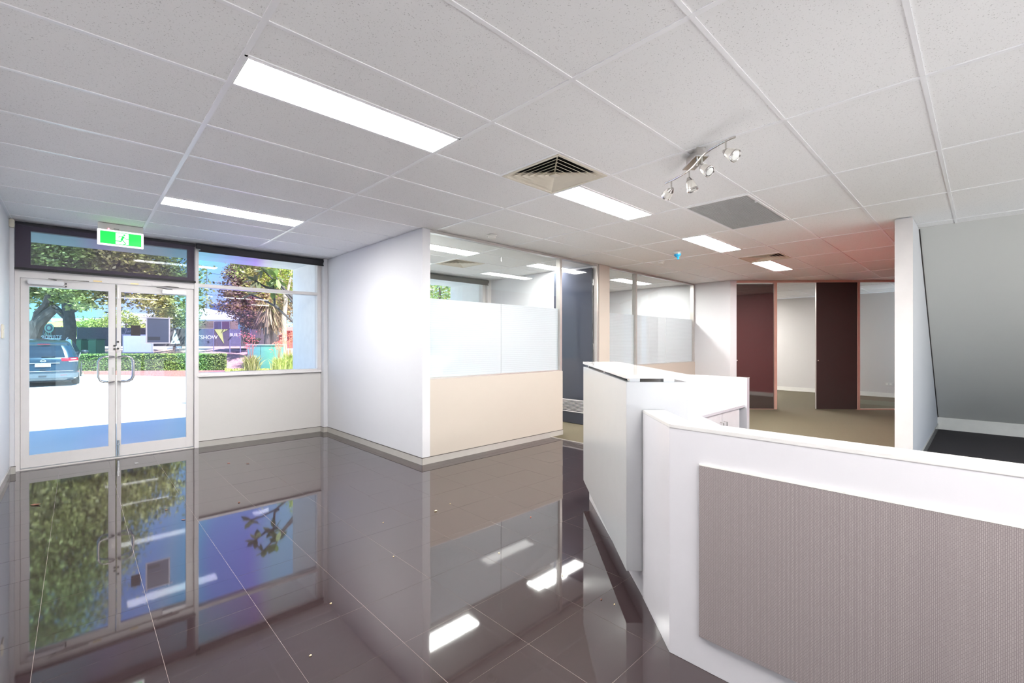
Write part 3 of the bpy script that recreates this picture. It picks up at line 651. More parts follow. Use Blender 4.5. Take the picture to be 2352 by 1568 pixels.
# ---------------------------------------------------------------- reception desk
def pr(r, d): return cr(r, d)
t = thing('tall_counter', 'tall satin grey reception counter with floating white stone top', 'counter', (*cr(.75, 3.2), 0))
MB().prism([cr(.580, 2.42), cr(.908, 2.42), cr(.908, 4.03), cr(.583, 4.03)], .138, 1.147, .0015).build('body', DESKT, t)
MB().prism([cr(.668, 2.424), cr(.86, 2.424), cr(.86, 3.94), cr(.622, 3.94)], 0, .138).build('plinth', DESKW, t)
MB().prism([cr(.572, 2.405), cr(.922, 2.405), cr(.922, 4.14), cr(.595, 4.14)], 1.166, 1.186, .0015).build('counter_top', SLABM, t)
for r_ in (.628, .812):
    for d_ in (2.46, 3.15, 3.85): MB().prism([cr(r_ - .028, d_ - .025), cr(r_ + .028, d_ - .025), cr(r_ + .028, d_ + .025), cr(r_ - .028, d_ + .025)], 1.147, 1.166).build('spacer', CHROME, t)
XF = 1.863
t = thing('low_counter', 'low white reception counter front with grey ribbed panel', 'counter', (1.93, -0.3, 0))
cl = cr(.665, 2.415); cl2 = cr(.782, 2.415)
inner_d = (1.990 - .782 * CYW) / SY
ci = cr(.782, inner_d)
corner = (XF, (XF - .665 * CYW) / SY * CYW - .665 * SY)
MB().prism([(XF, -2.6), (1.99, -2.6), ci, cl2, cl, corner], 0, .984, .001).build('front_wall', DESKW, t)
MB().prism([(XF - .001, -2.6), (1.992, -2.6), (ci[0] + .001, ci[1]), cl2, (cl[0] - .001, cl[1]), (corner[0] - .001, corner[1])], .985, 1.000, .001).build('cap', SLABM, t)
MB().prism([(XF - .0006, -2.6), (XF + .1, -2.6), (XF + .1, corner[1] - .2), (corner[0] - .0006, corner[1])], .9835, .9855).build('joint', mat('pale_joint', lin(176, 172, 172), .6), t)
MB().box(XF - .012, XF, -2.6, .824, .137, .8475, .001).build('ribbed_panel', FABR, t, label='grey brown ribbed panel')
MB().box(XF - .0125, XF, -2.6, .824, .8475, .853).build('panel_edge', PLAS, t)
# worktop and back storage
MB().prism([cr(.908, 2.44), ci, (1.995, ci[1] - .1), (1.995, -2.5), (2.60, -2.5), (2.60, .62), cr(1.57, 3.46), cr(1.60, 3.96), (4.95, 1.72), (4.95, 2.36), (3.55, 2.36), cr(.91, 4.03)], .695, .72, .001).build('worktop', DESKW, label='white worktop running round behind the reception counter', cat='worktop')
t = thing('storage_cabinet', 'white low storage cabinet with two bar handled doors behind the counter', 'cabinet', (4.5, 2.0, 0))
MB().box(3.98, 4.87, 1.765, 2.34, .08, .695).build('body', DESKW, t)
MB().box(3.98, 4.87, 1.80, 2.30, 0.004, .08).build('plinth', DESKW, t)
CAB = mat('cabinet_grey', lin(222, 216, 216), 0.25)
for x0, x1, hx in ((3.985, 4.425, 4.385), (4.431, 4.868, 4.468)):
    dd = MB().box(x0, x1, 1.745, 1.763, .09, .685, .001).build('door', CAB, t)
    MB().tube([(hx, 1.745, .60), (hx, 1.715, .60), (hx, 1.715, .47), (hx, 1.745, .47)], .005, 8).build('handle', STEEL, dd)
t = thing('desk_screen', 'white end screen panel closing the far side of the desk', 'screen', (4.98, 2.0, 0))
MB().box(4.95, 5.02, 1.70, 2.75, .004, .994, .002).build('panel', DESKW, t)
MB().box(4.948, 5.022, 1.698, 2.752, .994, 1.0, .001).build('cap', SLABM, t)
MB().box(3.56, 4.95, 2.37, 2.44, .004, .72).build('back_screen', DESKW, label='white low back panel of the reception desk worktop', cat='screen')

# ---------------------------------------------------------------- debris on the tiles
CR1 = mat('crumb_cream', lin(225, 205, 160), 0.7); CR2 = mat('dry_leaf', lin(120, 78, 60), 0.7); CR3 = mat('crumb_red', lin(190, 110, 90), 0.7)
def zpt(px, py):
    d = CAMZ * F / (py - CY); return at(px, d)
for (px, py, s_, m_, lab) in ((1001, 1174, .012, CR1, 'largest cream crumb on the tiles before the office wall'), (1034, 1157, .006, CR1, None), (1219, 1188, .007, CR3, None), (549, 1154, .009, CR2, 'dark crumb on tiles below the window wall'),
                              (713, 1506, .006, CR1, None), (1292, 1322, .006, CR1, None), (1411, 1388, .005, CR1, None), (1381, 1377, .006, CR2, 'dark speck beside the counter base'), (880, 1200, .005, CR1, None), (904, 1278, .005, CR1, None), (760, 1386, .006, CR1, None), (1146, 1270, .005, CR1, None)):
    x, y = zpt(px, py); b_ = MB(); b_.sphere((x, y, s_ * .4), s_, (1, .6, .45), 8, 6)
    for v in b_.bm.verts: v.co += Vector((random.uniform(-1, 1), random.uniform(-1, 1), random.uniform(0, .4))) * s_ * .15
    b_.build('crumb', m_, label=lab or 'tiny pale crumb lying on the dark floor tiles', cat='debris', group=None if lab else 'crumbs on the tiles')
t_ = 780 / 2352
for i, (px, py, s_, m_, lab) in enumerate(((246 * t_, 1050 + 331 * t_, .045, CR2, 'largest dry brown leaf before the left door'), (945 * t_, 1050 + 42 * t_, .025, PLAS, 'pale leaf scrap at the right door threshold'), (1584 * t_, 1050 + 42 * t_, .018, CR3, 'red scrap under the window wall'), (1716 * t_, 1050 + 44 * t_, .02, CR2, 'brown leaf scrap under the window wall, right of the red scrap'),
                               (1270 * t_, 1050 + 434 * t_, .016, CR2, 'small dark leaf scrap on tiles before the frame post'), (1152 * t_, 1050 + 366 * t_, .014, CR2, 'small dark leaf scrap on tiles before the right door'))):
    x, y = zpt(px, py); b_ = MB(); a = random.uniform(0, PI); ca, sa = math.cos(a), math.sin(a); ca, sa = CYW, -SY
    prof = [(-1, 0, .1), (-.5, .28, .25), (0, .36, .1), (.5, .25, .3), (1, 0, .5)]
    bm = b_.bm; A = [bm.verts.new((x + (u * ca - v * sa) * s_, y + (u * sa + v * ca) * s_, .002 + z * s_ * .4)) for u, v, z in prof]
    B = [bm.verts.new((x + (u * ca + v * sa) * s_, y + (u * sa - v * ca) * s_, .002 + z * s_ * .25)) for u, v, z in prof[1:-1]]
    bm.faces.new(A + B[::-1]); r_ = bmesh.ops.extrude_face_region(bm, geom=list(bm.faces)); bmesh.ops.translate(bm, verts=[v for v in r_['geom'] if isinstance(v, bmesh.types.BMVert)], vec=(0, 0, .0015))
    b_.build('dry_leaf', m_, label=lab, cat='leaf')

# ================================================================= OUTSIDE
def gz(y):      # level of the car park and garden along Y
    pts = [(7.27, -.02), (15, -.2), (23, -.25), (26.4, -.07), (29, .08), (33, .16), (60, .9), (140, 1.0)]
    for (a, za), (b, zb) in zip(pts, pts[1:]):
        if y <= b: return za + (zb - za) * max(0, (y - a)) / (b - a)
    return 1.0
CONC = mat('pale_concrete', lin(206, 203, 200), 0.8, noise=0.05, nscale=0.6)
def sheet(name, m, x0, x1, ys, dz=0.0, xf=None, kind='structure'):
    b_ = MB(); n = 12; rows = []
    for y in ys: rows.append([b_.bm.verts.new((x0 + (x1 - x0) * i / n, y, gz(y) + dz)) for i in range(n + 1)])
    for A, B in zip(rows, rows[1:]):
        for i in range(n): b_.bm.faces.new((A[i], A[i + 1], B[i + 1], B[i]))
    return b_.build(name, m, kind=kind)
box('rear_bounce_ground', CONC, -30, 30, -40, -3.64, -0.3, -0.1)  # unseen pale ground added to bounce sunlight in through the back glazing
sheet('car_park_ground', CONC, -60, 60, [7.27, 11, 15, 19, 23, 24.7, 26.4, 27.7, 29, 33, 45, 60, 100, 160])
MULCH = mat('bark_mulch', lin(168, 138, 120), 0.95, noise=0.55, nscale=14, bump=(30, 1))
LAWN = mat('dry_lawn', lin(172, 160, 112), 0.95, noise=0.3, nscale=5)
# garden bed behind the hedge, in the camera-facing direction (kerb runs roughly from the car to the window edge)
def strip(name, m, pts, z0, z1, kind='structure', **k): return MB().prism([at(px, d) for px, d in pts], z0, z1).build(name, m, kind=kind, **k)
strip('kerb', mat('kerb_concrete', lin(170, 112, 102), 0.85, noise=0.2, nscale=20), [(188, 19.9), (700, 20.9), (700, 21.3), (188, 20.3)], -.3, .12)
strip('garden_bed', MULCH, [(120, 19.7), (760, 21.7), (760, 40), (40, 36)], -.3, .10)
# mound with dappled bark behind the hedge
mb_ = MB(); rows = []
for j in range(14):
    d = 22.2 + j * .9; row = []
    for i in range(40):
        px = 30 + i * 19; x, y = at(px, d); h = .12 + .95 * (1 - math.exp(-((j) / 5.0))) * .9 + .08 * math.sin(i * 1.3 + j) * (1 if j else 0)
        if j == 0: h = 0.05
        row.append(mb_.bm.verts.new((x, y, h)))
    rows.append(row)
for A, B in zip(rows, rows[1:]):
    for i in range(39): mb_.bm.faces.new((A[i], A[i + 1], B[i + 1], B[i]))
mb_.build('garden_mound', MULCH, smooth=True, kind='structure')
# our own building outside: canopy, parapet and wing walls
EXT = mat('white_render', lin(236, 236, 236), 0.7)
box('exterior_canopy', EXT, -8, 16, 7.27, 8.26, 2.612, 3.75)
box('exterior_roof', EXT, -8, 16, -3.75, 7.27, 2.74, 3.75)  # unseen roof, its rear edge cut short to let daylight in
box('exterior_wing_wall', EXT, 2.655, 2.86, 7.24, 8.26, -.15, 2.612)
box('exterior_wing_wall', EXT, 5.95, 6.15, 7.24, 8.26, -.15, 2.612)
box('exterior_wing_wall', EXT, 9.6, 9.8, 7.24, 8.26, -.15, 2.612)
box('exterior_wall', EXT, -8, -0.64, 7.13, 7.27, -.3, 2.74)
box('exterior_wall', EXT, 9.8, 16, 7.13, 7.27, -.3, 2.74)

# ---- foliage helpers
def leafmat(name, c1, c2, c3):
    m = bpy.data.materials.new(name); m.use_nodes = True; n = m.node_tree; b = n.nodes['Principled BSDF']; b.inputs['Roughness'].default_value = .55
    g = n.nodes.new('ShaderNodeNewGeometry'); r = n.nodes.new('ShaderNodeValToRGB'); el = r.color_ramp.elements
    el[0].color = c1; el[1].color = c3; q = el.new(.5); q.color = c2
    n.links.new(g.outputs['Random Per Island'], r.inputs[0]); n.links.new(r.outputs[0], b.inputs['Base Color'])
    tr = n.nodes.new('ShaderNodeBsdfTranslucent'); n.links.new(r.outputs[0], tr.inputs[0]); mx = n.nodes.new('ShaderNodeMixShader'); mx.inputs[0].default_value = .3
    out = n.nodes['Material Output']; n.links.new(b.outputs[0], mx.inputs[1]); n.links.new(tr.outputs[0], mx.inputs[2]); n.links.new(mx.outputs[0], out.inputs[0]); return m
LGREEN = leafmat('leaves_green', lin(96, 100, 56), lin(142, 146, 80), lin(200, 196, 128))
LDARK = leafmat('leaves_dark', lin(80, 84, 54), lin(120, 122, 72), lin(172, 168, 104))
LBROWN = leafmat('leaves_bronze', lin(112, 92, 84), lin(150, 124, 96), lin(176, 164, 96))
LHEDGE = leafmat('leaves_hedge', lin(70, 96, 50), lin(110, 142, 66), lin(168, 192, 92))
LGRASS = leafmat('leaves_strappy', lin(120, 130, 66), lin(168, 182, 88), lin(206, 210, 130))
LYEL = leafmat('leaves_lime', lin(124, 140, 50), lin(166, 180, 74), lin(200, 210, 110))
BARK = mat('bark', lin(86, 74, 74), 0.9, noise=0.3, nscale=5, bump=(20, 1)); BARKW = mat('pale_bark', lin(158, 144, 132), 0.85, noise=0.2, nscale=4)
def leaves(name, m, blobs, n, size, parent, squash=.5, lift=0.0, seed=1, shell=.55):
    rnd = random.Random(seed); V = []; Fc = []; tot = sum(b[1][0] * b[1][1] * b[1][2] for b in blobs); o0 = ORG[parent.name] if parent else Vector()
    for c, r in blobs:
        k = int(n * r[0] * r[1] * r[2] / tot)
        subs = [(rnd.gauss(0, 1), rnd.gauss(0, 1), rnd.gauss(0, 1)) for _ in range(max(6, k // 60))]
        for q in range(k):
            v = Vector(subs[q % len(subs)]); v.normalize(); rad = shell + (1 - shell) * ((q * 7919 % 1000) / 1000) ** .5
            rad *= .8 + .3 * math.sin(q % len(subs) * 2.1)
            p = Vector((v.x * r[0] * rad, v.y * r[1] * rad, v.z * r[2] * rad)) + Vector(c) + Vector((rnd.gauss(0, 1) * r[0], rnd.gauss(0, 1) * r[1], rnd.gauss(0, 1) * r[2])) * .11
            a = Vector((rnd.uniform(-1, 1), rnd.uniform(-1, 1), rnd.uniform(-.6, .6))).normalized(); b = a.cross(Vector((rnd.uniform(-1, 1), rnd.uniform(-1, 1), rnd.uniform(-1, 1)))).normalized()
            s = size * rnd.uniform(.6, 1.4); i = len(V); p = p - o0
            V += [p - a * s, p + b * s * squash, p + a * s, p - b * s * squash]; Fc.append((i, i + 1, i + 2, i + 3))
    me = bpy.data.meshes.new(name); me.from_pydata([tuple(v) for v in V], [], Fc); me.materials.append(m)
    o = bpy.data.objects.new(name, me); COL.objects.link(o); o.parent = parent; o['kind'] = 'stuff'; return o

def tree(label, base, trunk, blobs, lm, n, size, bark, group=None, seed=1, branches=()):
    t = thing('tree', label, 'tree', base, group)
    pts, rr = trunk; MB().tube(pts, rr, 10).build('trunk', bark, t, smooth=True)
    for bp, br in branches: MB().tube(bp, br, 8).build('branch', bark, t, smooth=True)
    leaves('foliage', lm, blobs, n, size, t, seed=seed); return t
def blob(px, py, d, rx, ry, rz): return ((*at(px, d), zat(py, d)), (rx, ry, rz))
# big shade tree left (trunk seen above the car)
D = 24.0; x, y = at(158, D)
tree('large shade tree with thick dark trunk rising behind the parked car', (x, y, .1),
     ([(x, y, -.1), (x - .02, y, 1.2), (x + .05, y, 2.2), (x - .05, y + .1, 3.4), (x, y, 6)], [.36, .31, .27, .24, .15]),
     [blob(150, 560, D, 4.6, 4.6, 2.8), blob(90, 640, D - 2, 2.6, 2.6, 1.6), blob(235, 630, D, 3.0, 3.0, 1.7), blob(165, 680, D - 2.5, 1.5, 1.5, .8), blob(325, 620, D + 1, 3.0, 3, 2.0), blob(110, 430, D, 4.0, 4.0, 3.2), blob(205, 470, D, 2.7, 2.7, 2.6), blob(115, 300, D, 2.9, 2.9, 2.5), blob(330, 555, D, 2.0, 2.0, 1.4), blob(385, 670, D + 1, 2.0, 2.0, 1.6), blob(85, 215, D, 1.8, 1.8, 1.5)],
     LGREEN, 62000, .105, BARK, seed=3, branches=[([(x, y, 2.6), (x - .8, y + .2, 3.6), (x - 1.8, y, 4.6)], [.16, .12, .07]), ([(x, y, 3.0), (x + 1.2, y, 4.0), (x + 2.6, y + .2, 4.9)], [.15, .11, .06])])
# leaning trunk at far left
a = P3(60, 800, 21); b = P3(84, 745, 21); c = P3(108, 722, 21); d_ = P3(128, 706, 21)
t = thing('tree', 'leaning dark forked tree at the far left beyond the parked car', 'tree', (a.x, a.y, .05))
MB().tube([Vector((a.x, a.y, .0)), a, b, c, d_], [.4, .34, .28, .22, .18], 10).build('trunk', BARK, t, smooth=True)
MB().tube([b, P3(88, 718, 21), P3(104, 700, 21), P3(112, 670, 21)], [.2, .15, .12, .09], 8).build('branch', BARK, t, smooth=True)
leaves('foliage', LDARK, [blob(60, 600, 21, 2.4, 2.4, 1.8), blob(110, 655, 20, 1.3, 1.3, .7)], 7000, .095, t, seed=9)
# right hand tree group
D = 24
x, y = at(655, D)
tree('slender pale trunked tree behind the red flowers', (x, y, .1), ([(x, y, 0), (*at(652, D), zat(730, D)), (*at(657, D), zat(690, D)), (*at(645, D), zat(640, D)), (*at(640, D), zat(600, D))], [.13, .12, .10, .08, .05]),
     [blob(630, 620, D, 1.7, 1.7, 1.5), blob(660, 590, D, 1.6, 1.6, 1.5), blob(600, 590, D, 1.4, 1.4, 1.2)], LYEL, 8000, .075, BARKW, seed=5,
     branches=[([P3(657, 690, D), P3(665, 650, D), P3(672, 610, D)], [.07, .06, .04])])
D = 30; x, y = at(590, D)
tree('bronze foliaged bushy tree beside the pale roofed house', (x, y, .1), ([(x, y, 0), (x, y, 2), (x, y, 4)], [.3, .25, .15]),
     [blob(560, 690, D, 1.5, 1.5, 1.5), blob(600, 705, D, 1.6, 1.6, 1.5), blob(570, 640, D, 1.5, 1.5, 1.3), blob(600, 640, D, 1.4, 1.4, 1.8), blob(640, 690, D, 1.4, 1.4, 2.0), blob(585, 735, D, 1.2, 1.2, .7), blob(545, 618, D, .9, .9, .6)], LBROWN, 32000, .08, BARK, seed=6)
D = 22; x, y = at(617, D)
t = thing('palm', 'shaggy palm with drooping brown skirt of dead fronds', 'palm', (x, y, .1))
MB().tube([(x, y, 0), (x, y, zat(700, D))], [.22, .18], 10).build('trunk', BARK, t, smooth=True)
b_ = MB(); rnd = random.Random(4)
for i in range(420):
    a = rnd.uniform(0, 2 * PI); r0 = rnd.uniform(.1, .35); r1 = r0 + rnd.uniform(.1, .5); z0 = zat(rnd.uniform(695, 725), D); z1 = z0 - rnd.uniform(.5, 1.1)
    p = Vector((x + math.cos(a) * r0, y + math.sin(a) * r0, z0)); q = Vector((x + math.cos(a) * r1, y + math.sin(a) * r1, z1)); s_ = Vector((-math.sin(a), math.cos(a), 0)) * .03
    b_.poly([p - s_, p + s_, q + s_ * .3, q - s_ * .3])
b_.build('dead_fronds', leafmat('fronds_dead', lin(88, 70, 62), lin(122, 100, 84), lin(164, 140, 110)), t, kind='stuff')
b_ = MB()
for i in range(160):
    a = rnd.uniform(0, 2 * PI); r1 = rnd.uniform(.5, 1.0); z0 = zat(706, D); up = rnd.uniform(-.3, .35)
    p = Vector((x, y, z0)); q = Vector((x + math.cos(a) * r1, y + math.sin(a) * r1, z0 + up)); s_ = Vector((-math.sin(a), math.cos(a), 0)) * .03
    b_.poly([p - s_, p + s_, q + s_ * .3, q - s_ * .3])
b_.build('green_fronds', LDARK, t, kind='stuff')
# round shrubs and small trees behind the fence
for px, py, D, r_, lm, lab, nm in ((205, 752, 33, 1.3, LYEL, 'round lime shrub behind the fence in the left door view', 'shrub'), (290, 742, 33, 1.6, LYEL, 'round lime shrub behind the black sticker', 'shrub'), (400, 725, 31, 1.8, LDARK, 'dark bush behind the notice in the right door view', 'shrub'),
                                   (574, 780, 27, .5, LDARK, 'dark green bush beside the fence banner', 'shrub'), (1010, 660, 22, 2.6, LHEDGE, 'bright green tree seen through the office window', 'tree'), (960, 700, 30, 3, LBROWN, 'bronze tree beyond the office window', 'tree')):
    x, y = at(px, D); z = zat(py, D); t = thing(nm, lab, nm, (x, y, .3))
    MB().tube([(x, y, .1), (x, y, z)], [.08, .05], 8).build('trunk' if nm == 'tree' else 'stem', BARK, t)
    leaves('foliage', lm, [((x, y, z), (r_, r_, r_ * (.55 if nm == 'shrub' else 1)))], int(2600 * r_), .07, t, seed=int(px))

# hedge
t = thing('hedge', 'clipped green box hedge along the far kerb of the car park', 'hedge', (*at(350, 20.6), .1))
hp = [(187, 20.35), (515, 21.2), (517, 22.0), (185, 21.1)]
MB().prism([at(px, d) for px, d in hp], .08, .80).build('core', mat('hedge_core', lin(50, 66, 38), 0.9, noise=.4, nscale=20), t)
rnd = random.Random(12); V = []; Fc = []; o0 = ORG[t.name]
cs = [Vector((*at(px, d), 0)) for px, d in hp]
for i in range(19000):
    u = rnd.random(); f = rnd.random()
    if f < .62: p = cs[0].lerp(cs[1], u); z = .12 + .74 * rnd.random()
    elif f < .93: p = cs[0].lerp(cs[1], u).lerp(cs[3].lerp(cs[2], u), rnd.random()); z = .84 + rnd.gauss(0, .015)
    else: p = cs[1].lerp(cs[2], rnd.random()); z = .12 + .74 * rnd.random()
    p = Vector((p.x + rnd.gauss(0, .03), p.y + rnd.gauss(0, .03), z)) - o0
    a = Vector((rnd.uniform(-1, 1), rnd.uniform(-1, 1), rnd.uniform(-1, 1))).normalized(); b = a.cross(Vector((rnd.random(), rnd.random(), -1))).normalized(); s = rnd.uniform(.025, .05)
    k = len(V); V += [p - a * s, p + b * s * .6, p + a * s, p - b * s * .6]; Fc.append((k, k + 1, k + 2, k + 3))
me = bpy.data.meshes.new('foliage'); me.from_pydata([tuple(v) for v in V], [], Fc); me.materials.append(LHEDGE); o = bpy.data.objects.new('foliage', me); COL.objects.link(o); o.parent = t; o['kind'] = 'stuff'
# low groundcover right of the hedge
t = thing('groundcover', 'low mat of bright green groundcover under the window view', 'plant', (*at(600, 20.3), .1))
V = []; Fc = []; o0 = ORG[t.name]
for i in range(7000):
    px = rnd.uniform(517, 690); d = rnd.uniform(19.0, 20.4); x, y = at(px, d); p = Vector((x, y, rnd.uniform(.0, .24))) - o0
    a = Vector((rnd.uniform(-1, 1), rnd.uniform(-1, 1), rnd.uniform(-.3, 1))).normalized(); b = a.cross(Vector((rnd.random(), rnd.random(), -1))).normalized(); s = rnd.uniform(.025, .05)
    k = len(V); V += [p - a * s, p + b * s * .5, p + a * s, p - b * s * .5]; Fc.append((k, k + 1, k + 2, k + 3))
me = bpy.data.meshes.new('foliage'); me.from_pydata([tuple(v) for v in V], [], Fc); me.materials.append(LYEL); o = bpy.data.objects.new('foliage', me); COL.objects.link(o); o.parent = t; o['kind'] = 'stuff'
# grass tufts with red flower stems
PAWR = leafmat('paw_flowers', lin(214, 92, 84), lin(232, 128, 112), lin(226, 150, 120))
def tuft(px, D, h, r, n, nf, fh, lab, seed):
    rn = random.Random(seed); x, y = at(px, D); t = thing('flowering_grass', lab, 'plant', (x, y, .1)); b_ = MB()
    for i in range(n):
        a = rn.uniform(0, 2 * PI); sp_ = rn.uniform(.15, 1) * r; hh = h * rn.uniform(.6, 1.1); w_ = .012
        s_ = Vector((-math.sin(a), math.cos(a), 0)) * w_; p0 = Vector((x + rn.gauss(0, .09), y + rn.gauss(0, .09), .1)); p1 = p0 + Vector((math.cos(a) * sp_ * .45, math.sin(a) * sp_ * .45, hh * .75)); p2 = p0 + Vector((math.cos(a) * sp_, math.sin(a) * sp_, hh))
        vv = [b_.bm.verts.new(q) for q in (p0 - s_, p0 + s_, p1 + s_, p1 - s_, p2)]
        b_.bm.faces.new((vv[0], vv[1], vv[2], vv[3])); b_.bm.faces.new((vv[3], vv[2], vv[4]))
    b_.build('blades', LGRASS, t, kind='stuff')
    b_ = MB(); fl_ = MB()
    for i in range(nf):
        a = rn.uniform(0, 2 * PI); q = Vector((x + math.cos(a) * r * .7 * rn.random(), y + math.sin(a) * r * .7 * rn.random(), .1 + fh * rn.uniform(.7, 1.1))); b_.tube([(x, y, .1), ((x + q.x) / 2, (y + q.y) / 2, q.z * .6), q], .006, 4)
        for j in range(14):
            c = q + Vector((rn.gauss(0, .07), rn.gauss(0, .07), rn.gauss(0, .07))); aa = Vector((rn.uniform(-1, 1), rn.uniform(-1, 1), rn.uniform(-.5, .5))).normalized(); bb = Vector((0, 0, 1))
            fl_.poly([c - aa * .035, c + bb * .014, c + aa * .035, c - bb * .014])
    b_.build('flower_stems', mat('stem_brown', lin(150, 110, 80), 0.8), t, kind='stuff'); fl_.build('flowers', PAWR, t, kind='stuff')
tuft(578, 18.6, .75, .55, 420, 10, 1.5, 'tall strappy grass clump with red flowers, left of the green box', 1)
tuft(640, 18.2, .70, .45, 300, 10, 1.45, 'strappy grass clump with coral flowers in front of green box', 2)
tuft(664, 19.0, .85, .5, 380, 12, 1.6, 'tall strappy grass clump with red flowers beside the white wing wall', 3)
# green electrical box
x, y = at(610, 20.9); t = thing('utility_box', 'teal green metal utility box among the red flowers', 'utility box', (x, y, .08))
TEAL = mat('teal_paint', lin(86, 150, 130), 0.45)
MB().obox((x, y, .68), RX, DX, (0, 0, 1), .62, .4, .60, .02).build('cabinet', TEAL, t); MB().obox((x, y, 1.29), RX, DX, (0, 0, 1), .66, .44, .02, .01).build('lid', mat('teal_pale', lin(170, 205, 190), 0.4), t)
MB().obox((x, y, .68) - DX * .402 if False else (x - DX.x * .402, y - DX.y * .402, .68), RX, DX, (0, 0, 1), .004, .004, .55).build('door_seam', BLACK, t)
# site board standing above the hedge
x, y = at(317, 22.0); t = thing('site_board', 'plain white site board on posts above the hedge', 'sign board', (x, y, .1))
SB = mat('board_face', lin(166, 174, 200), 0.5); zc = zat(789, 22.0)
MB().obox((x, y, zc), RX, DX, (0, 0, 1), .73, .02, .42).build('panel', SB, t)
MB().obox((x, y, zc + .43), RX, DX, (0, 0, 1), .75, .03, .02).build('top_rail', mat('rail_grey', lin(110, 112, 130), 0.4), t); MB().obox((x, y, zc - .43), RX, DX, (0, 0, 1), .75, .03, .02).build('bottom_rail', mat('rail_grey', lin(110, 112, 130), 0.4), t)
for s_ in (-.7, .7):
    c = Vector((x, y, 0)) + RX * s_; MB().cyl((c.x, c.y, .1), (c.x, c.y, zc + .42), .025, n=8).build('post', mat('rail_grey', lin(110, 112, 130), 0.4), t)
# fence with shade-cloth banners
SH = [mat('banner_grey', lin(88, 80, 84), 0.85, noise=.15), mat('banner_blue', lin(98, 100, 112), 0.85, noise=.15), mat('banner_brown', lin(96, 80, 78), 0.85, noise=.15), mat('banner_olive', lin(86, 88, 72), 0.85, noise=.3)]
t = thing('site_fence', 'grey mesh fence hung with shade cloth banners across the street', 'fence', (*at(400, 29.0), .8))
DF = 29.0
cols = [(60, 100, 3), (100, 148, 2), (178, 262, 0), (262, 320, 1), (320, 404, 0), (404, 448, 2), (448, 491, 1), (491, 528, 0), (528, 552, 1), (552, 576, 3), (576, 640, 0)]
for i, (pa, pb, k) in enumerate(cols):
    a = P3(pa, 750 + (pa - 60) * .012, DF); b = P3(pb, 750 + (pb - 60) * .012, DF); zb_ = zat(795, DF)
    c = (a + b) / 2; c.z = (a.z + zb_) / 2
    MB().obox(c, RX, DX, (0, 0, 1), (b - a).length / 2, .01, (a.z - zb_) / 2).build('banner', SH[k], t)
    MB().cyl((a.x, a.y, .6), (a.x, a.y, a.z + .05), .03, n=6).build('post', mat('rail_grey', lin(110, 112, 130), 0.4), t)
WT = mat('banner_print', lin(226, 230, 236), 0.7); GT = mat('banner_print_green', lin(150, 186, 172), 0.7); LT = mat('banner_lime', lin(178, 190, 104), 0.7)
def btext(s, px, py, size, m): p = P3(px, py, DF); p -= DX * .02; text('lettering', s, size, m, t, p, RX, depth=.004)
btext('USTSHOW', 469, 775, .36, WT); btext('BUILT', 541, 769, .28, WT); btext('ALL', 112, 767, .35, GT); btext('PROPERTIES', 120, 774, .30, WT); btext('LTD', 140, 780, .28, WT)
p = P3(114, 753, DF) - DX * .03; MB().cyl(p, p + DX * .02, .30, n=24).build('round_logo', GT, t); p -= DX * .01; MB().cyl(p, p + DX * .01, .22, n=24).build('logo_ring', SH[1], t); p -= DX * .01; MB().cyl(p, p + DX * .01, .12, n=16).build('logo_centre', GT, t)
b_ = MB(); q = [P3(493, 756, DF), P3(525, 756, DF), P3(511, 764, DF), P3(515, 789, DF)]; q = [v - DX * .02 for v in q]; b_.poly([q[0], q[2], q[1]]); b_.poly([q[0], q[3], q[2]])
r_ = bmesh.ops.extrude_face_region(b_.bm, geom=list(b_.bm.faces)); bmesh.ops.translate(b_.bm, verts=[v for v in r_['geom'] if isinstance(v, bmesh.types.BMVert)], vec=-DX * .01); b_.build('lime_arrow', LT, t)
q = [P3(392, 790, DF), P3(402, 757, DF), P3(415, 789, DF)]; q = [v - DX * .02 for v in q]; b_ = MB(); b_.poly(q); r_ = bmesh.ops.extrude_face_region(b_.bm, geom=list(b_.bm.faces)); bmesh.ops.translate(b_.bm, verts=[v for v in r_['geom'] if isinstance(v, bmesh.types.BMVert)], vec=-DX * .01); b_.build('pale_triangle', mat('banner_pale', lin(196, 206, 206), .7), t)

# buildings across the street
def slab(px0, px1, y0, y1, D, dep, m, name, parent, lab=None):
    a = P3(px0, y1, D); b = P3(px1, y0, D); c = (a + b) / 2 + DX * dep / 2
    return MB().obox(c, RX, DX, (0, 0, 1), (Vector((b.x, b.y, 0)) - Vector((a.x, a.y, 0))).length / 2, dep / 2, (b.z - a.z) / 2).build(name, m, parent)
D = 42
t = thing('house', 'low brick house with pale hipped metal roof across the street', 'house', (*at(490, D), .8))
BR = mat('brick_tan', lin(186, 160, 128), 0.85, noise=.1); RF = mat('roof_pale', lin(226, 238, 234), 0.5)
slab(418, 547, 733, 800, D, 9, BR, 'wall', t)
bm_ = MB(); ev = [P3(400, 734, D - .6), P3(552, 736, D - .6)]; rid = [P3(400, 700, D + 4), P3(462, 706, D + 4)]
bk = [ev[0] + DX * 9.5, ev[1] + DX * 9.5]
f_ = [bm_.bm.verts.new(v) for v in (ev[0], ev[1], rid[1], rid[0], bk[0], bk[1])]
bm_.bm.faces.new((f_[0], f_[1], f_[2], f_[3])); bm_.bm.faces.new((f_[3], f_[2], f_[5], f_[4])); bm_.bm.faces.new((f_[1], f_[5], f_[2])); bm_.bm.faces.new((f_[0], f_[3], f_[4])); bm_.bm.faces.new((f_[0], f_[4], f_[5], f_[1]))
bm_.build('roof', RF, t)
slab(400, 553, 734, 737, D - .75, .15, mat('gutter', lin(120, 128, 120), .5), 'gutter', t)
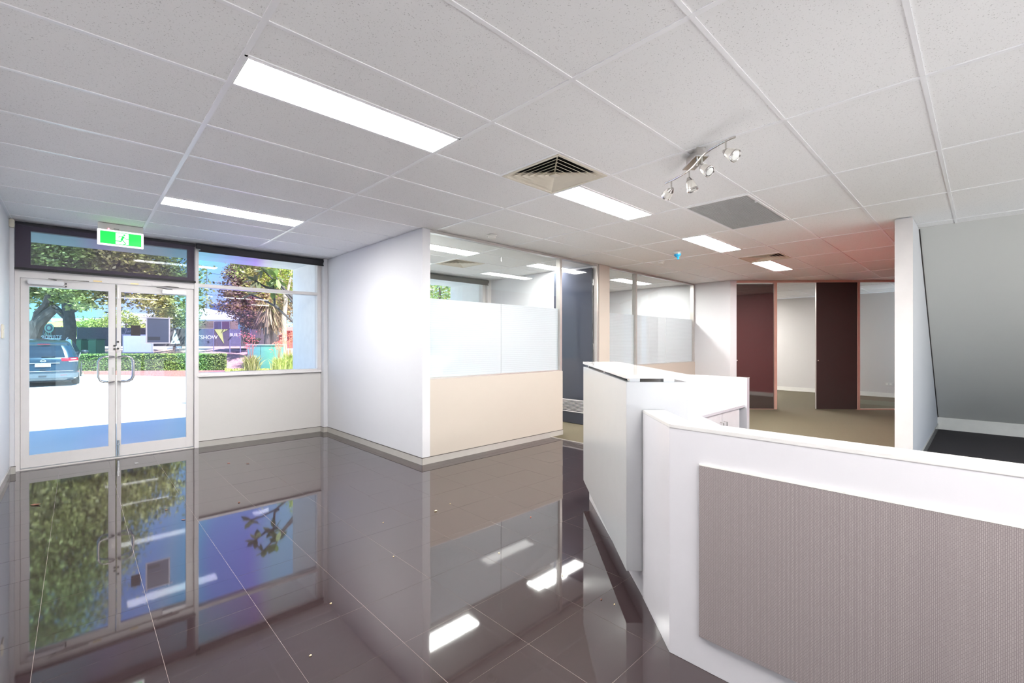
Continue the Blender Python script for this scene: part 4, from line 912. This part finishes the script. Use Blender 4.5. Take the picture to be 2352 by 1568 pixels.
for i in range(5): slab(456, 491, 739 + i * 3.2, 739.8 + i * 3.2, D - .03, .03, mat('brick_joint', lin(140, 112, 88), .9), 'course', t)
for pa, pb in ((492, 508), (510, 526)):
    wf_ = slab(pa - 1, pb + 1, 737.5, 757, D - .1, .1, mat('win_frame', lin(214, 202, 200), .5), 'window_frame', t)
    slab(pa, pb, 738.5, 756, D - .13, .04, mat('win_dark' if pa < 500 else 'win_maroon', lin(104, 92, 104) if pa < 500 else lin(118, 78, 92), .2), 'pane', t)
D = 54
t = thing('warehouse', 'dark grey warehouse behind the pale roofed house', 'building', (*at(515, D), .8)); slab(482, 560, 700, 790, D, 8, mat('slate_wall', lin(66, 78, 94), .7), 'wall', t); slab(481, 561, 698, 701, D - .1, 8.2, mat('slate_trim', lin(80, 92, 106), .7), 'parapet', t)
t = thing('shed', 'teal walled shed beside the brick house', 'building', (*at(560, 38), .8)); slab(547, 580, 737, 790, 38, 5, mat('teal_wall', lin(78, 122, 120), .7), 'wall', t); slab(546, 582, 735, 738, 37.9, 5.2, mat('slate_trim', lin(80, 92, 106), .7), 'roof', t)
t = thing('shop_building', 'yellow fronted low building behind the left fence', 'building', (*at(100, 40), .8)); slab(60, 118, 752, 800, 40, 6, mat('ochre_wall', lin(196, 150, 92), .7), 'wall', t); slab(58, 119, 739, 750, 39.5, 7, mat('yellow_fascia', lin(250, 208, 110), .6), 'fascia', t); slab(76, 92, 760, 790, 39.9, .1, mat('door_dark', lin(90, 78, 82), .6), 'doorway', t)
t = thing('shop_building', 'white boarded building left of the shade tree trunk', 'building', (*at(165, 42), .8)); slab(119, 262, 735, 800, 42, 7, mat('white_board', lin(222, 222, 228), .7), 'wall', t); slab(117, 264, 731, 736, 41.6, 8, mat('white_trim', lin(240, 240, 244), .6), 'roof', t)
for i in range(4): slab(120, 260, 741 + i * 7, 743 + i * 7, 41.9, .06, mat('board_grey', lin(150, 150, 162), .8), 'louvre', t)  # grey strips across the white boards
t = thing('shop_building', 'low white building with pale roof behind the notices', 'building', (*at(330, 46), .8)); slab(262, 416, 724, 800, 46, 7, mat('white_board', lin(222, 222, 228), .7), 'wall', t); slab(260, 418, 720, 725, 45.6, 8, mat('white_trim', lin(240, 240, 244), .6), 'roof', t)
t = thing('shipping_container', 'pink red shed with ribbed roof at the right of the window view', 'container', (*at(655, 36), .8)); slab(630, 720, 758, 800, 36, 4, mat('container_red', lin(170, 84, 92), .6), 'wall', t); slab(628, 722, 751, 759, 35.6, 5, mat('container_pink', lin(226, 138, 140), .6), 'roof', t)
slab(635, 646, 758, 769, 35.9, .05, WT, 'sign_panel', t); slab(635, 646, 757, 761.5, 35.85, .04, mat('sign_yellow', lin(220, 196, 90), .6), 'sign_header', t)
for px, lab in ((188, 'green wheelie bin right of the shade tree trunk'), (222, 'green wheelie bin farther right of the shade tree')):
    x, y = at(px, 27.5); t = thing('wheelie_bin', lab, 'bin', (x, y, .7)); GB = mat('bin_green', lin(84, 138, 96), .6)
    b_ = MB(); b_.obox((x, y, 1.15), RX, DX, (0, 0, 1), .27, .3, .42, .04); b_.build('body', GB, t); MB().obox((x, y, 1.60), RX, DX, (0, 0, 1), .30, .33, .03, .015).build('lid', mat('bin_lid', lin(60, 100, 70), .6), t)
# power pole and wires
x, y = at(475, 60); MB().cyl((x, y, .5), (x, y, zat(620, 60)), .05, .04, n=8).build('power_pole', BARK, label='thin distant power pole against the sky', cat='pole')
for py0, py1, lb in ((618, 634, 'topmost thin power line crossing the sky in the window'), (640, 652, 'middle thin power line crossing the sky in the window'), (672, 676, 'lowest thin power line just above the house roof')):
    a = P3(380, py0 - 10, 58); b = P3(640, py1 + 10, 62); m_ = (a + b) / 2 - Vector((0, 0, .3))
    MB().tube([a, a.lerp(m_, .5) - Vector((0, 0, .1)), m_, m_.lerp(b, .5) - Vector((0, 0, .1)), b], .022, 5).build('power_line', BLACK, label=lb, cat='wire', group='power lines')

# frangipani by the wing wall
FD = 9.3
LFR = leafmat('frangipani_leaves', lin(74, 96, 52), lin(108, 130, 60), lin(158, 172, 76)); BFR = mat('frangipani_bark', lin(62, 58, 62), .7, noise=.15)
x, y = at(705, FD); t = thing('frangipani_tree', 'grey branched leafy tree close outside beside the white wing wall', 'tree', (x, y, -.08))
MB().tube([(x, y, -.1), (x, y, .9), P3(700, 740, FD), P3(690, 660, FD), P3(690, 500, FD), P3(680, 420, FD)], [.07, .06, .05, .045, .04, .03], 10).build('trunk', BFR, t, smooth=True)
BRS = [[(700, 765), (672, 738), (632, 703), (600, 686), (572, 676)], [(697, 720), (672, 692), (645, 660), (620, 634), (604, 619)], [(690, 700), (660, 672), (642, 650), (634, 636)], [(640, 708), (631, 700), (629, 672), (628, 655)], [(640, 668), (608, 658), (592, 648), (586, 643)],
       [(686, 430), (670, 419), (640, 402), (627, 386), (606, 392)], [(688, 400), (670, 377), (649, 354), (620, 340), (583, 326)], [(649, 354), (630, 335), (610, 305), (597, 280)], [(690, 470), (665, 440), (640, 430), (627, 400), (626, 386)], [(690, 380), (672, 330), (655, 300), (640, 262)], [(690, 520), (660, 490), (640, 480), (612, 460)]]
rnd = random.Random(2); lf = MB()
for i, br in enumerate(BRS):
    dd = FD + rnd.uniform(-.25, .25); pts = [P3(px, py, FD + (dd - FD) * j / (len(br) - 1)) for j, (px, py) in enumerate(br)]
    MB().tube(pts, [.026 - .012 * j / (len(pts) - 1) for j in range(len(pts))], 8).build('branch', BFR, t, smooth=True)
    tip = pts[-1]; dr = (pts[-1] - pts[-2]).normalized()
    for j in range(11):
        ax = (dr * rnd.uniform(.0, .8) + Vector((rnd.gauss(0, 1), rnd.gauss(0, 1), rnd.gauss(-.1, .8))).normalized()).normalized(); L = rnd.uniform(.16, .27); side = ax.cross(Vector((rnd.gauss(0, .4), rnd.gauss(0, .4), 1))).normalized(); droop = Vector((0, 0, -.03))
        p0 = tip - dr * rnd.uniform(0, .08)
        W_ = L * .21; mid = p0 + ax * L * .5 + droop * .3; end = p0 + ax * L + droop
        lf_ = MB(); vv = [lf_.bm.verts.new(q) for q in (p0, p0 + ax * L * .3 + side * W_ * .8, p0 + ax * L * .65 + side * W_ + droop * .5, end, p0 + ax * L * .65 - side * W_ + droop * .5, p0 + ax * L * .3 - side * W_ * .8)]; cc = lf_.bm.verts.new(mid - Vector((0, 0, .006)))
        for q in range(6): lf_.bm.faces.new((vv[q], vv[(q + 1) % 6], cc))
        lf_.build('leaf', LFR, t)

# ---------------------------------------------------------------- car
CARX, CARY = -0.86, 23.45
t = thing('car', 'dark teal parked SUV seen from behind through the left door', 'car', (CARX, CARY, -.25))
HEAD = math.radians(-1.6); fwd = Vector((math.sin(-HEAD), math.cos(-HEAD), .062)).normalized(); rgt = Vector((math.cos(-HEAD), -math.sin(-HEAD), 0)); upv = rgt.cross(fwd)
def cw(x, y, z): return Vector((CARX, CARY, -.25)) + rgt * x + fwd * y + upv * z
SL = [(.24, .16, 4.40, .78, .25), (.34, .03, 4.58, .88, .28), (.50, .0, 4.64, .905, .30), (.62, .0, 4.66, .91, .30), (.70, .035, 4.66, .912, .30), (.86, .06, 4.62, .912, .30), (.98, .09, 4.5, .90, .30), (1.04, .12, 3.95, .885, .30), (1.08, .14, 3.55, .87, .28),
      (1.30, .26, 3.15, .80, .26), (1.50, .40, 2.75, .715, .26), (1.58, .36, 2.6, .67, .24), (1.63, .45, 2.45, .63, .22), (1.67, .80, 2.2, .52, .22), (1.685, 1.2, 1.9, .30, .15)]
def slice_at(z):
    for a, b in zip(SL, SL[1:]):
        if z <= b[0]:
            k = max(0, (z - a[0]) / (b[0] - a[0])); return [a[i] + (b[i] - a[i]) * k for i in range(5)]
    return list(SL[-1])
def outline(z, n=48, off=0.0):
    _, y0, y1, hw, r = slice_at(z); y0 -= off; y1 += off; hw += off; r = min(r, hw * .9, (y1 - y0) / 2.2); pts = []
    # start at rear centre, go to +x side
    segs = []
    for (cx_, cy_, a0) in ((hw - r, y0 + r, -90), (hw - r, y1 - r, 0), (-hw + r, y1 - r, 90), (-hw + r, y0 + r, 180)):
        for k in range(7):
            a = math.radians(a0 + 90 * k / 6); segs.append((cx_ + r * math.cos(a), cy_ + r * math.sin(a)))
    return segs
b_ = MB(); rings = []
for s_ in SL: rings.append([b_.bm.verts.new(cw(x, y, s_[0])) for x, y in outline(s_[0])])
for A, B in zip(rings, rings[1:]):
    n = len(A)
    for i in range(n): b_.bm.faces.new((A[i], A[(i + 1) % n], B[(i + 1) % n], B[i]))
b_.bm.faces.new(rings[0][::-1]); b_.bm.faces.new(rings[-1])
PAINT = mat('teal_car_paint', lin(40, 60, 76), 0.2, metal=.3, coat=1.0, noise=.03); CARG = mat('car_glass', lin(30, 42, 56), 0.08, ior=1.5, noise=.1)
b_.build('body', PAINT, t, smooth=True)
def patch(z0, z1, f0, f1, off, m, name, nz=6, parent=None, n=12, taper=0):
    """patch of shell; f in outline-parameter units (0..28): 0-6 right rear corner, 6-7 right side, 7-13 front right ...; negative wraps round the rear to the left"""
    b_ = MB(); g = []
    for j in range(nz + 1):
        z = z0 + (z1 - z0) * j / nz; ol = outline(z, off=off); row = []
        tt = taper * (z - z0) / (z1 - z0)
        for i in range(n + 1):
            f = (f0 + tt) + ((f1 - tt) - (f0 + tt)) * i / n; k = math.floor(f); fr_ = f - k; a = ol[k % 28]; c = ol[(k + 1) % 28]
            row.append(b_.bm.verts.new(cw(a[0] + (c[0] - a[0]) * fr_, a[1] + (c[1] - a[1]) * fr_, z)))
        g.append(row)
    for A, B in zip(g, g[1:]):
        for i in range(n): b_.bm.faces.new((A[i], A[i + 1], B[i + 1], B[i]))
    return b_.build(name, m, parent or t, smooth=True)
patch(1.09, 1.50, -1.0 + .03, 0.0 - .03, .006, CARG, 'rear_window')
patch(1.11, 1.50, 6.08, 6.92, .006, CARG, 'side_window'); patch(1.11, 1.50, 20.08, 20.92, .006, CARG, 'side_window')
patch(1.10, 1.50, 13.1, 13.9, .006, CARG, 'windscreen')
TL = mat('tail_light', lin(170, 22, 40), .12, ior=1.6); TW = mat('tail_light_clear', lin(240, 225, 232), .1)
for s_ in (1, -1):
    f0, f1 = (-.12, 5.0) if s_ > 0 else (-6.0, -.88)
    tl = patch(.955, 1.075, f0, f1, .012, TL, 'tail_light', 3); patch(.93, .962, f0 + .6, f1 - .6, .013, TW, 'reverse_lamp', 2, tl); patch(1.02, 1.04, f0 + 1.4, f1 - 1.4, .015, TW, 'light_bar', 1, tl)
patch(.36, .52, -7, 6, .008, mat('bumper_grey', lin(96, 104, 112), .45), 'bumper', 3, n=24)
patch(.60, .615, -3, 2, .012, CHROME, 'bumper_step', 1, n=20)
def cbox(name, x0, x1, y0, y1, z0, z1, m, par=None, bev=.004):
    c = cw((x0 + x1) / 2, (y0 + y1) / 2, (z0 + z1) / 2); return MB().obox(c, rgt, fwd, upv, (x1 - x0) / 2, (y1 - y0) / 2, (z1 - z0) / 2, bev).build(name, m, par or t)
cbox('chrome_strip', -.34, .42, .02, .07, .885, .905, CHROME); pl = cbox('number_plate', -.20, .19, .0, .02, .765, .872, mat('plate_white', lin(232, 232, 240), .4))
text('plate_text', '1EZW\u00b7199', .088, mat('plate_blue', lin(70, 80, 140), .4), t, cw(-.005, -.003, .812), rgt, up=upv, depth=.001)
cbox('plate_header', -.17, .16, -.003, .001, .855, .866, mat('plate_blue', lin(70, 80, 140), .4), None, 0)
c = cw(0, .06, .965)
b_ = MB()
ring = [c + rgt * .065 * math.cos(a * PI / 12) + upv * .055 * math.sin(a * PI / 12) - fwd * .01 for a in range(25)]
b_.tube(ring, .010, 6); b_.obox(c - fwd * .015, rgt, fwd, upv, .075, .006, .012, .002); b_.build('badge', CHROME, t, smooth=True)
cbox('brake_lamp', -.16, .16, .335, .38, 1.545, 1.565, TL); cbox('wiper', -.05, .30, .115, .14, 1.105, 1.122, BLACK)
cbox('boot_latch', -.09, .07, -.008, .01, .655, .672, BLACK); cbox('tow_cover', -.12, .08, -.012, .01, .415, .45, mat('grey_dark', lin(64, 66, 72), .6))
for s_ in (1, -1):
    cbox('reflector', .52 * s_ - .09, .52 * s_ + .09, .0, .03, .445, .465, TL)
    m_ = MB(); m_.sphere(cw(1.02 * s_, 3.0, 1.08), .13, (1, .8, .6), 14, 10); m_.build('wing_mirror', mat('mirror_dark', lin(52, 58, 64), .3), t, smooth=True)
    for wy in (.92, 3.62):
        c = cw(.80 * s_, wy, .34); o_ = rgt * s_
        tyre = MB().lathe(c - o_ * .11, o_, [(0, .25), (.01, .31), (.04, .34), (.19, .34), (.22, .32), (.225, .25), (.19, .24)], 32).build('tyre', BLACK, t, smooth=True)
        MB().lathe(c + o_ * .06, o_, [(0, .24), (.05, .235), (.045, .20), (.02, .19), (.02, .02)], 32).build('rim', CHROME, tyre, smooth=True)
        for k in range(5):
            a = k * 2 * PI / 5; dv = fwd * math.cos(a) + upv * math.sin(a); pp = c + o_ * .10 + dv * .11; MB().obox(pp, dv, o_, dv.cross(o_), .10, .015, .022, .004).build('spoke', mat('alloy', lin(225, 225, 230), .25, metal=.6), tyre)
b_ = MB(); [b_.tube([cw(x_, .8, 1.665), cw(x_, 1.4, 1.715), cw(x_, 2.2, 1.70), cw(x_, 2.5, 1.62)], .014, 6) for x_ in (-.55, .55)]; b_.build('roof_rails', mat('rail_grey', lin(110, 112, 130), 0.4), t)
cbox('underbody', -.7, .7, .3, 4.2, .17, .3, BLACK)
